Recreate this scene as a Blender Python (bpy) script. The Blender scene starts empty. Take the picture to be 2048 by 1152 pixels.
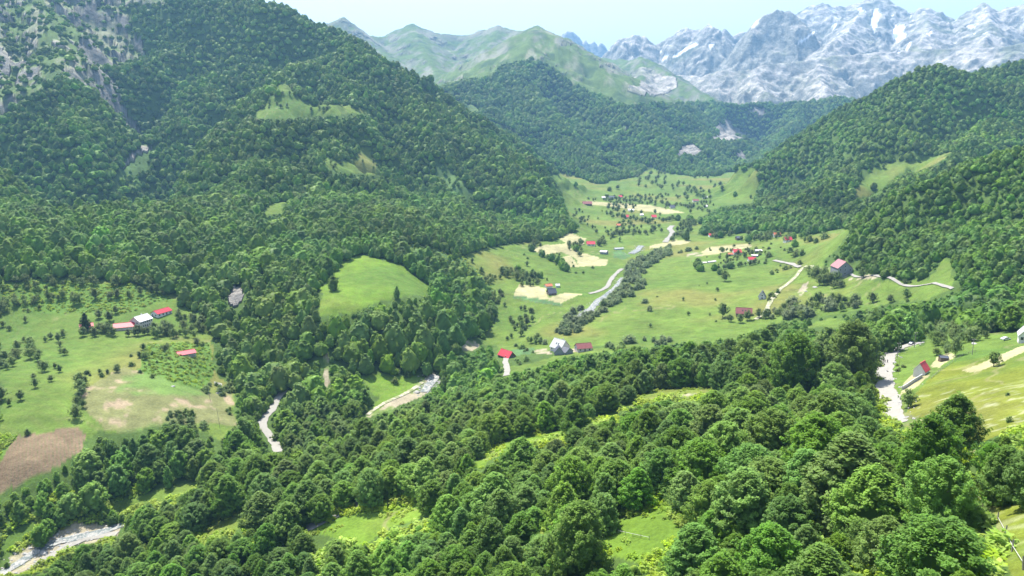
import bpy, math, random, os
import numpy as np
from mathutils import Vector, Matrix
sc = bpy.context.scene
R = math.radians
# ------------------------------------------------------------------ camera
CAMZ = 300.0
PITCH = R(11.8)
FPX = 1462.0                       # focal length in pixels of the 2048 px wide photograph
cd = bpy.data.cameras.new('camera')
cd.sensor_width = 36.0
cd.lens = 36.0 * FPX / 2048.0
cd.clip_start = 1.0
cd.clip_end = 60000.0
cam = bpy.data.objects.new('camera', cd)
sc.collection.objects.link(cam)
cam.location = (0, 0, CAMZ)
cam.rotation_euler = (math.pi / 2 - PITCH, 0, 0)
sc.camera = cam
# ------------------------------------------------------------------ sky, sun, exposure
SUN_EL, SUN_AZ = R(62), R(-32)     # azimuth from +Y (view direction), negative = left
w = bpy.data.worlds.new('World'); sc.world = w; w.use_nodes = True
wn = w.node_tree; bgn = wn.nodes['Background']
sky = wn.nodes.new('ShaderNodeTexSky'); sky.sky_type = 'NISHITA'; sky.sun_disc = False
sky.sun_elevation = SUN_EL; sky.sun_rotation = SUN_AZ
sky.altitude = 1200; sky.air_density = 1.0; sky.dust_density = 2.0; sky.ozone_density = 1.0
pale = wn.nodes.new('ShaderNodeHueSaturation'); pale.inputs['Saturation'].default_value = .56; pale.inputs['Value'].default_value = 1.24; pale.inputs['Hue'].default_value = .508
wn.links.new(sky.outputs[0], pale.inputs['Color']); wn.links.new(pale.outputs[0], bgn.inputs[0]); bgn.inputs[1].default_value = 0.115
sd = bpy.data.lights.new('sun', 'SUN'); sd.energy = 5.0; sd.angle = R(0.5); sd.color = (1.0, 0.95, 0.86)
sun = bpy.data.objects.new('sun', sd); sc.collection.objects.link(sun)
sdir = Vector((math.sin(SUN_AZ) * math.cos(SUN_EL), math.cos(SUN_AZ) * math.cos(SUN_EL), math.sin(SUN_EL)))
sun.rotation_euler = sdir.to_track_quat('Z', 'Y').to_euler()
sun.location = (0, 0, 900)
sc.view_settings.view_transform = 'Standard'; sc.view_settings.look = 'None'
sc.view_settings.gamma = 1.0; sc.view_settings.exposure = 1.1
cy = sc.cycles
cy.max_bounces = 4; cy.diffuse_bounces = 2; cy.glossy_bounces = 1; cy.transmission_bounces = 3
cy.transparent_max_bounces = 4; cy.volume_bounces = 0
cy.caustics_reflective = False; cy.caustics_refractive = False
cy.use_adaptive_sampling = True; cy.adaptive_threshold = 0.02
# ------------------------------------------------------------------ noise and projection helpers
def _hash(ix, iy, seed):
    h = (ix.astype(np.int64) * 374761393 + iy.astype(np.int64) * 668265263 + seed * 974711) & 0xffffffff
    h = ((h ^ (h >> 13)) * 1274126177) & 0xffffffff
    h = ((h ^ (h >> 16)) * 2246822519) & 0xffffffff
    return (h ^ (h >> 15)) & 0xffffffff
def perlin(x, y, seed=0):
    x0 = np.floor(x); y0 = np.floor(y); fx = x - x0; fy = y - y0
    sx = fx * fx * fx * (fx * (fx * 6 - 15) + 10); sy = fy * fy * fy * (fy * (fy * 6 - 15) + 10)
    def g(dx, dy):
        a = _hash(x0 + dx, y0 + dy, seed) * (2 * math.pi / 4294967296.0)
        return np.cos(a) * (fx - dx) + np.sin(a) * (fy - dy)
    a = g(0, 0); b = g(1, 0); c = g(0, 1); d = g(1, 1)
    return ((a + (b - a) * sx) * (1 - sy) + (c + (d - c) * sx) * sy) * 1.41
def fbm(x, y, scale, octv=4, seed=0, gain=0.5):
    s = np.zeros_like(x); a = 1.0; f = 1.0 / scale
    for o in range(octv):
        s += a * perlin(x * f + 13.7 * o, y * f - 7.1 * o, seed + o); a *= gain; f *= 2.03
    return s
def ridged(x, y, scale, octv=4, seed=0, gain=0.55):
    s = np.zeros_like(x); a = 1.0; f = 1.0 / scale
    for o in range(octv):
        s += a * (1 - 2 * np.abs(perlin(x * f + 5.3 * o, y * f + 9.1 * o, seed + o))); a *= gain; f *= 2.1
    return s
def sstep(a, b, x):
    t = np.clip((x - a) / (b - a), 0, 1); return t * t * (3 - 2 * t)
cp, sp = math.cos(PITCH), math.sin(PITCH)
def ray(u, v):                    # direction with unit horizontal length; third value = slope
    dx = (np.asarray(u, float) - 1024) / FPX; dy = -(np.asarray(v, float) - 576) / FPX
    X = dx; Y = cp + dy * sp; Z = -sp + dy * cp
    h = np.hypot(X, Y)
    return X / h, Y / h, Z / h
def at_r(u, v, r):
    a, b, t = ray(u, v); return a * r, b * r, t * r
def project(x, y, z):             # z relative to the camera
    d = y * cp - z * sp; up = y * sp + z * cp
    d = np.where(d < 1, np.nan, d)
    return 1024 + FPX * x / d, 576 - FPX * up / d
def in_poly(u, v, pts):
    u = np.nan_to_num(u, nan=-9e9); c = np.zeros(u.shape, bool); n = len(pts)
    for i in range(n):
        x1, y1 = pts[i]; x2, y2 = pts[(i + 1) % n]
        if y1 == y2: continue
        m = (y1 > v) != (y2 > v)
        c ^= m & (u < (x2 - x1) * (v - y1) / (y2 - y1) + x1)
    return c
# ------------------------------------------------------------------ the terrain, height relative to the camera
BASE = [  # photo position of the ground and its height
 (30,1125,-167),(150,1070,-166),(300,1090,-152),(600,1152,-127),(800,1152,-112),(1000,1152,-98),(1200,1152,-88),(1400,1152,-78),(1750,1152,-62),(2040,1152,-44),
 (0,1000,-158),(250,990,-163),(420,1055,-146),(655,1035,-124),(850,1010,-115),(1050,1040,-104),(1290,1040,-85),(1550,1060,-73),(1800,1040,-64),(2040,1040,-50),
 (560,960,-140),(760,930,-131),(960,925,-117),(1060,880,-118),(1200,840,-116),(1300,800,-113),(1400,785,-111),(1400,900,-97),(1600,900,-88),(1780,850,-93),
 (1950,950,-60),(2040,900,-58),(2040,800,-68),(1900,800,-82),(1845,750,-93),(1775,760,-99),(1785,700,-106),(1960,730,-87),(2040,690,-84),
 (545,880,-162),(545,800,-160),(430,760,-156),(350,870,-150),(60,900,-140),(100,800,-138),(0,760,-136),(250,800,-140),(250,720,-138),(375,708,-138),(420,660,-141),(285,650,-134),(100,650,-134),(0,640,-132),(100,560,-112),(300,575,-120),(0,560,-110),
 (870,760,-163),(940,690,-161),(760,800,-162),(800,745,-158),(700,900,-148),(900,830,-146),(700,720,-150),(550,680,-146),(650,690,-140),(700,660,-135),(860,700,-150),(960,640,-158),
 (740,560,-115),(650,610,-118),(840,590,-120),(720,515,-108),(480,600,-124),(400,590,-127),(820,500,-108),(900,560,-135),
 (1007,710,-156),(1120,705,-154),(1013,740,-153),(1200,760,-136),(1400,720,-136),(1600,660,-134),(1100,640,-154),(1150,640,-154),(1200,590,-151),(1240,545,-149),(1275,500,-147),(1340,460,-142),(1370,425,-137),
 (1090,590,-149),(1000,520,-134),(1120,540,-146),(1060,480,-134),(1150,490,-143),(1180,430,-138),(1160,395,-128),(1140,360,-108),
 (1300,650,-149),(1300,600,-147),(1400,560,-142),(1400,640,-145),(1500,620,-140),(1520,590,-136),(1600,590,-131),(1600,530,-131),(1685,550,-125),(1650,480,-112),(1560,480,-128),(1480,505,-134),(1730,590,-124),(1880,590,-116),(2040,610,-104),
 (150,450,-84),(0,450,-78),(280,500,-100),(400,520,-107),(500,520,-108),(600,490,-102),(400,450,-88),(500,450,-92),(700,450,-90),(820,440,-96),(0,520,-98),(150,510,-100),
 (1450,440,-134),(1300,430,-138),(1250,395,-132),(1400,390,-128),(1480,400,-118),(1300,350,-108),(1400,345,-112),(1500,350,-104),
]
_bp = []
for u, v, z in BASE:
    a, b, t = ray(u, v); r = z / t
    _bp.append((math.atan2(a, b), math.log(float(r)), z))
for th in (-60, -40, -20, 0, 20, 40, 60):      # ground below and behind the frame, and under the hills
    _bp.append((R(th), math.log(22), -55 - (0.55 * (40 - th) if th < 50 else 0)))
for th, r, z in ((-50, 250, -160), (-55, 600, -120), (-36, 1200, -105), (-25, 1200, -100), (-12, 1300, -110), (-40, 2500, -60), (-20, 2500, -80), (0, 2200, -100), (0, 3500, -20), (20, 3600, -30), (-30, 6000, 0), (0, 7000, 0), (30, 6000, 0), (32, 1500, -90), (48, 1500, -60), (50, 600, -70), (52, 250, -50), (24, 2600, -90), (40, 3000, -50), (10, 3000, -80)):
    _bp.append((R(th), math.log(r), z))
_bp = np.array(_bp); _bp[:, 0] *= 1.6
def _tps_k(d2): return 0.5 * d2 * np.log(d2 + 1e-9)
_n = len(_bp)
_K = _tps_k(((_bp[:, None, :2] - _bp[None, :, :2]) ** 2).sum(2)) + np.eye(_n) * 0.004
_P = np.c_[np.ones(_n), _bp[:, :2]]
_A = np.zeros((_n + 3, _n + 3)); _A[:_n, :_n] = _K; _A[:_n, _n:] = _P; _A[_n:, :_n] = _P.T
_W = np.linalg.solve(_A, np.r_[_bp[:, 2], 0, 0, 0])
def base_h(x, y):
    th = np.arctan2(x, y) * 1.6; lr = np.log(np.maximum(np.hypot(x, y), 15))
    out = np.empty(x.shape)
    X = th.ravel(); Y = lr.ravel(); o = np.empty(X.size)
    for i in range(0, X.size, 40000):
        a = X[i:i + 40000]; b = Y[i:i + 40000]
        d2 = (a[:, None] - _bp[None, :, 0]) ** 2 + (b[:, None] - _bp[None, :, 1]) ** 2
        o[i:i + 40000] = _tps_k(d2) @ _W[:_n] + _W[_n] + a * _W[_n + 1] + b * _W[_n + 2]
    return o.reshape(x.shape)
# ridges: (layer, slope, rounding, gully amplitude, gully size, lowering, [(u, v, range)...])
TENTS = [
 ('A', .68, 30, 115, 360, 9, [(300,-30,2050),(430,-12,1930),(530,2,1830),(620,30,1750),(700,72,1670),(770,130,1590),(850,190,1490),(950,270,1370),(1050,352,1230),(1120,415,1120),(1165,478,1030)]),
 ('A', .62, 20, 120, 320, 9, [(600,120,1520),(520,178,1370),(430,224,1240),(350,262,1130),(316,300,1050),(330,380,920),(370,460,790),(420,560,690)]),
 ('A', .62, 20, 120, 320, 9, [(700,85,1600),(690,150,1420),(640,240,1200),(640,300,1080),(660,360,960),(720,440,820)]),
 ('A', .64, 20, 110, 300, 9, [(790,150,1520),(830,230,1340),(850,310,1170),(880,380,1050),(930,450,930)]),
 ('A', .64, 20, 110, 300, 9, [(560,60,1600),(560,150,1360),(530,240,1160),(500,350,950),(530,450,800)]),
 ('N', .75, 20, 80, 280, 9, [(-60,150,1650),(40,205,1500),(110,165,1500),(175,130,1480),(250,150,1420)]),
 ('N', .60, 22, 18, 150, 9, [(175,130,1480),(165,220,1240),(170,310,1050),(210,400,900),(260,480,800)]),
 ('M', .66, 25, 26, 150, 9, [(-250,130,1250),(-80,200,1150),(0,245,1080),(60,290,1020),(130,345,950),(210,420,870),(260,500,790)]),
 ('R', .70, 10, 60, 260, 0, [(-400,-260,2400),(-200,-200,2400),(100,-120,2300),(230,-50,2200),(330,3,2350),(345,20,2500)]),
 ('R', .80, 10, 40, 200, 0, [(100,-120,2250),(60,-20,2000),(90,40,1820),(120,90,1680),(110,150,1500)]),
 ('R', .80, 10, 40, 200, 0, [(-60,-20,1900),(-20,120,1650),(0,200,1500)]),
 ('B', .72, 18, 40, 330, 0, [(1075,58,3300),(1110,82,3180),(1150,108,3040),(1200,140,2900),(1240,190,2700),(1262,225,2580),(1300,265,2440),(1345,315,2280),(1368,337,2200)]),
 ('B', .56, 22, 50, 330, 0, [(1075,58,3200),(1052,95,2950),(1015,128,2750),(960,150,2600),(900,168,2450),(860,195,2350)]),
 ('B', .62, 20, 80, 250, 5, [(1015,128,2750),(1080,200,2480),(1130,260,2250),(1160,320,2020)]),
 ('B', .60, 20, 80, 250, 5, [(900,168,2450),(960,230,2200),(1030,290,2000),(1090,340,1860)]),
 ('B', .64, 22, 44, 250, 5, [(1110,90,3100),(1180,200,2720),(1230,270,2500),(1280,325,2320)]),
 ('C', .88, 14, 60, 420, 0, [(560,70,4500),(620,55,4300),(688,38,4200),(705,48,4200),(730,74,4400),(775,74,4600),(795,58,4700),(822,48,4700),(845,54,4700),(870,66,4750),(915,72,4800),(950,66,4700),(975,56,4600),(1000,53,4500),(1030,60,4400),(1055,62,4300),(1075,52,4000)]),
 ('C', .52, 18, 40, 300, 0, [(822,48,4700),(835,75,4300),(850,105,3950),(865,135,3600),(890,160,3300)]),
 ('C', .52, 18, 40, 300, 0, [(1000,53,4500),(985,85,4200),(960,110,3900),(940,135,3500)]),
 ('C', .55, 14, 40, 300, 0, [(1075,52,4000),(1072,56,3600),(1074,57,3200)]),
 ('C', .50, 12, 30, 300, 0, [(735,78,4400),(760,105,4000),(800,130,3700)]),
 ('G', .62, 12, 30, 300, 0, [(1130,108,5200),(1180,112,5100),(1225,118,4900),(1260,122,4600),(1285,114,4300),(1310,130,4150),(1345,152,3950),(1380,172,3800),(1418,196,3650)]),
 ('G', .62, 12, 30, 260, 0, [(1285,114,4300),(1283,150,3950),(1285,185,3700)]),
 ('D', 2.0, 3, 60, 300, 0, [(1040,100,9300),(1105,90,9200),(1118,72,9100),(1135,62,9000),(1145,62,9000),(1158,74,9000),(1166,85,9000),(1172,78,9000),(1178,88,9000),(1188,80,9000),(1196,90,9000),(1203,83,9000),(1210,92,9000),(1220,112,9000),(1228,130,9000)]),
 ('E', 1.15, 6, 130, 420, 0, [(1215,118,6300),(1226,100,6200),(1240,80,6100),(1255,72,6100),(1272,64,6000),(1290,70,6000),(1305,82,6100),(1318,84,6200),(1332,80,6200),(1355,66,6100),(1375,54,6000),(1392,56,6000),(1405,58,6000),(1418,45,5900),(1430,60,5900),(1438,76,6000),(1448,62,6300),(1456,66,6400),(1466,72,6400),(1480,66,6400),(1494,60,6400)]),
 ('E', 1.5, 12, 110, 380, 0, [(1480,98,5500),(1492,70,5450),(1510,46,5400),(1530,34,5400),(1552,28,5400),(1578,26,5400),(1596,36,5400),(1612,56,5450),(1625,80,5500)]),
 ('E', .80, 8, 100, 480, 0, [(1598,50,6900),(1604,22,6900),(1622,14,6800),(1645,8,6800),(1668,16,6800),(1690,16,6900),(1712,8,6900),(1730,0,6900),(1752,-4,6900),(1775,2,6900),(1795,16,6900),(1815,26,6900),(1832,28,6800),(1842,16,6700),(1858,16,6700),(1880,28,6700),(1893,48,6700),(1905,52,6700),(1918,46,6600),(1935,34,6500),(1950,18,6500),(1968,8,6500),(1985,16,6500),(1998,26,6500),(2015,14,6400),(2048,8,6400),(2130,-30,6400),(2300,-60,6400)]),
 ('E', .95, 8, 85, 420, 0, [(1340,150,4900),(1420,150,4700),(1500,140,4700),(1560,130,4800),(1640,120,4900),(1720,110,5000),(1800,100,5100),(1900,100,5000),(2048,90,4900),(2200,60,4900)]),
 ('E', .75, 8, 120, 420, 0, [(1725,20,6500),(1700,60,5900),(1660,90,5300),(1640,120,4900)]),
 ('E', .75, 8, 120, 420, 0, [(1850,20,6500),(1860,60,5900),(1840,90,5300)]),
 ('E', .75, 8, 120, 420, 0, [(1975,20,6300),(1980,60,5700),(1960,100,5100)]),
 ('E', .85, 8, 90, 320, 0, [(1500,140,4700),(1520,165,4400),(1530,190,4250)]),
 ('E', .85, 8, 90, 320, 0, [(1640,130,4800),(1640,160,4500),(1650,185,4250)]),
 ('H', 1.05, 14, 110, 260, 4, [(1230,222,3050),(1300,208,3250),(1360,205,3350),(1420,205,3450),(1500,208,3500),(1600,205,3500),(1660,196,3400),(1705,200,3300),(1760,220,3300),(1900,200,3400)]),
 ('H', .95, 14, 80, 220, 4, [(1420,205,3450),(1440,235,3200),(1430,275,2950),(1400,310,2750)]),
 ('H', .95, 14, 80, 220, 4, [(1600,205,3500),(1590,240,3200),(1560,280,2900),(1520,320,2600)]),
 ('K', .72, 26, 80, 340, 9, [(1512,352,2150),(1570,312,2000),(1640,268,1860),(1690,235,1770),(1720,205,1710),(1752,182,1670),(1800,160,1640),(1850,142,1620),(1890,137,1640),(1925,140,1700),(1960,146,1780),(2000,132,1840),(2048,126,1850),(2200,90,1850),(2400,60,1850)]),
 ('K', .66, 24, 70, 300, 9, [(1850,142,1620),(1800,230,1420),(1730,300,1280),(1650,370,1150),(1600,425,1060)]),
 ('K', .66, 24, 70, 300, 9, [(2000,140,1800),(1990,230,1500),(1930,290,1250),(1850,345,1080)]),
 ('L', .92, 24, 12, 180, 9, [(2400,200,900),(2200,250,840),(2048,292,800),(1990,305,785),(1930,328,775),(1870,358,775),(1800,400,790),(1740,440,820),(1700,466,860)]),
 ('L', .72, 25, 10, 150, 9, [(2048,300,800),(2060,400,680),(2050,480,600)]),
]
CARVE = [  # gullies, benches and hollows: depth, width, (u, v, range or 0 for the visible ground)
 (85, 75, [(-80,180,1330),(0,225,1230),(60,275,1150),(130,330,1070),(210,405,980),(250,470,880)]),
 (85, 66, [(262,150,1560),(262,200,1420),(258,260,1260),(245,330,1110),(255,400,980),(285,480,850),(320,545,740)]),
 (75, 62, [(600,95,1680),(520,140,1540),(430,185,1400),(350,220,1290),(290,250,1190),(262,300,1100)]),
 (22, 34, [(866,325,0),(905,355,0),(950,395,0)]),
 (26, 40, [(700,140,0),(660,190,0),(600,150,0)]), (30, 40, [(420,110,0),(470,135,0),(540,130,0)]), (26, 36, [(780,250,0),(830,320,0),(880,400,0)]),
 (24, 36, [(420,330,0),(500,300,0),(600,290,0)]), (26, 38, [(560,400,0),(640,420,0),(760,410,0)]), (24, 36, [(120,180,0),(110,260,0),(140,320,0)]),
 (26, 40, [(1820,230,0),(1880,250,0),(1960,230,0)]), (24, 36, [(1640,330,0),(1700,330,0),(1760,280,0)]),
 (18, 30, [(1850,420,0),(1930,400,0),(2040,420,0)]), (34, 70, [(960,220,0),(1040,300,0),(1100,345,0)]), (34, 70, [(1100,180,0),(1180,260,0),(1240,330,0)]),
 (40, 60, [(1330,260,0),(1400,250,0),(1480,240,0),(1560,250,0)]),
]
_carve = []
LAYERS = 'abARNMBCGDEHKL'
_tents = []
for lay, sl, w_, amp, gs, low, pts in TENTS:
    P = np.array([at_r(u, v, r) for u, v, r in pts]); P[:, 2] -= low
    _tents.append((lay, sl, w_, amp, gs, P))
def height(x, y, want_layer=False):
    x = np.asarray(x, float); y = np.asarray(y, float)
    r = np.hypot(x, y)
    b = base_h(x, y)
    b = b + fbm(x, y, 60, 3, 5) * 1.2 * sstep(60, 300, r)
    wx = fbm(x, y, 260, 3, 21) ; wy = fbm(x, y, 260, 3, 22)
    h = b.copy(); lay = np.zeros(x.shape, int)
    gn = {}
    for k, sl, w_, amp, gs, P in _tents:
        k_i = LAYERS.index(k)
        m = (r > 0.35 * np.hypot(P[:, 0], P[:, 1]).min())
        if not m.any(): continue
        X = x[m]; Y = y[m]
        best = np.full(X.shape, -1e9); bd = np.zeros(X.shape)
        for i in range(len(P) - 1):
            ax, ay, az = P[i]; bx, by, bz = P[i + 1]
            L2 = (bx - ax) ** 2 + (by - ay) ** 2 + 1e-6
            t = np.clip(((X - ax) * (bx - ax) + (Y - ay) * (by - ay)) / L2, 0, 1)
            d = np.hypot(X - ax - t * (bx - ax), Y - ay - t * (by - ay))
            zz = az + t * (bz - az) - sl * (np.sqrt(d * d + w_ * w_) - w_)
            q = zz > best; best = np.where(q, zz, best); bd = np.where(q, d, bd)
        key = (gs, k in 'RDE')
        if key not in gn:
            gn[key] = ridged(x + 0.25 * gs * wx, y + 0.25 * gs * wy, gs, 5 if k in 'RDECG' else 4, gs, .55 if k in 'RDE' else .42)
        g = gn[key][m]
        near = 0.28 if k in 'RE' else 0.0
        best = best + amp * (g - (1.15 if k in 'AK' else .8)) * (near + (1 - near) * sstep(0, gs * 0.5, bd)) * 0.6
        hh = h[m]; sm = np.clip(w_ * 0.35, 2, 12)
        dlt = best - hh
        new = np.where(dlt > 0, best, hh) + sm * 0.5 * np.exp(-np.abs(dlt) / sm)
        ll = lay[m]; ll[dlt > 0] = k_i
        h[m] = np.where(np.abs(dlt) < 9e8, new, hh); lay[m] = ll
    hill = h - b; rough_ = np.where(lay == LAYERS.index('L'), .55, 1.0) * np.where((lay == 0), 0, 1.0)
    h = h + rough_ * sstep(8, 60, hill) * (10 * fbm(x, y, 120, 3, 91) + 4 * fbm(x, y, 38, 2, 92))
    for D_, w_, C_ in _carve:
        m = (np.abs(x - C_[:, 0].mean()) < np.ptp(C_[:, 0]) / 2 + 3 * w_) & (np.abs(y - C_[:, 1].mean()) < np.ptp(C_[:, 1]) / 2 + 3 * w_)
        if not m.any(): continue
        X = x[m] + 14 * wx[m]; Y = y[m] + 14 * wy[m]; bd = np.full(X.shape, 1e9)
        for i in range(len(C_) - 1):
            a = C_[i]; b_ = C_[i + 1]; L2 = ((b_ - a) ** 2).sum() + 1e-6
            t = np.clip(((X - a[0]) * (b_[0] - a[0]) + (Y - a[1]) * (b_[1] - a[1])) / L2, 0, 1)
            bd = np.minimum(bd, np.hypot(X - a[0] - t * (b_[0] - a[0]), Y - a[1] - t * (b_[1] - a[1])))
        h[m] -= D_ * np.exp(-(bd / w_) ** 2) * sstep(4, 40, hill[m])
    return (h, lay) if want_layer else h
def ground(us, vs, rmin=25, rmax=9500, n=900, off=0.0):
    """photo pixels -> the first place where that sight line meets the terrain"""
    us = np.atleast_1d(np.asarray(us, float)); vs = np.atleast_1d(np.asarray(vs, float))
    a, b, t = ray(us, vs)
    rr = np.exp(np.linspace(math.log(rmin), math.log(rmax), n))
    X = a[:, None] * rr; Y = b[:, None] * rr
    D = t[:, None] * rr - height(X, Y) - off
    below = D < 0
    i = np.argmax(below, 1); i = np.where(below.any(1), np.maximum(i, 1), n - 1)
    j = np.arange(len(us)); d0 = D[j, i - 1]; d1 = D[j, i]
    f = np.clip(d0 / (d0 - d1 + 1e-9), 0, 1)
    r = rr[i - 1] + f * (rr[i] - rr[i - 1])
    x = a * r; y = b * r
    return x, y, height(x, y)
_cv = []
for D_, w_, pts in CARVE:
    if pts[0][2]: P_ = np.array([at_r(*p)[:2] for p in pts])
    else: gx_, gy_, _ = ground([p[0] for p in pts], [p[1] for p in pts], 300, 5000); P_ = np.stack([gx_, gy_], -1)
    _cv.append((D_, w_, P_))
_carve.extend(_cv)
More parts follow.
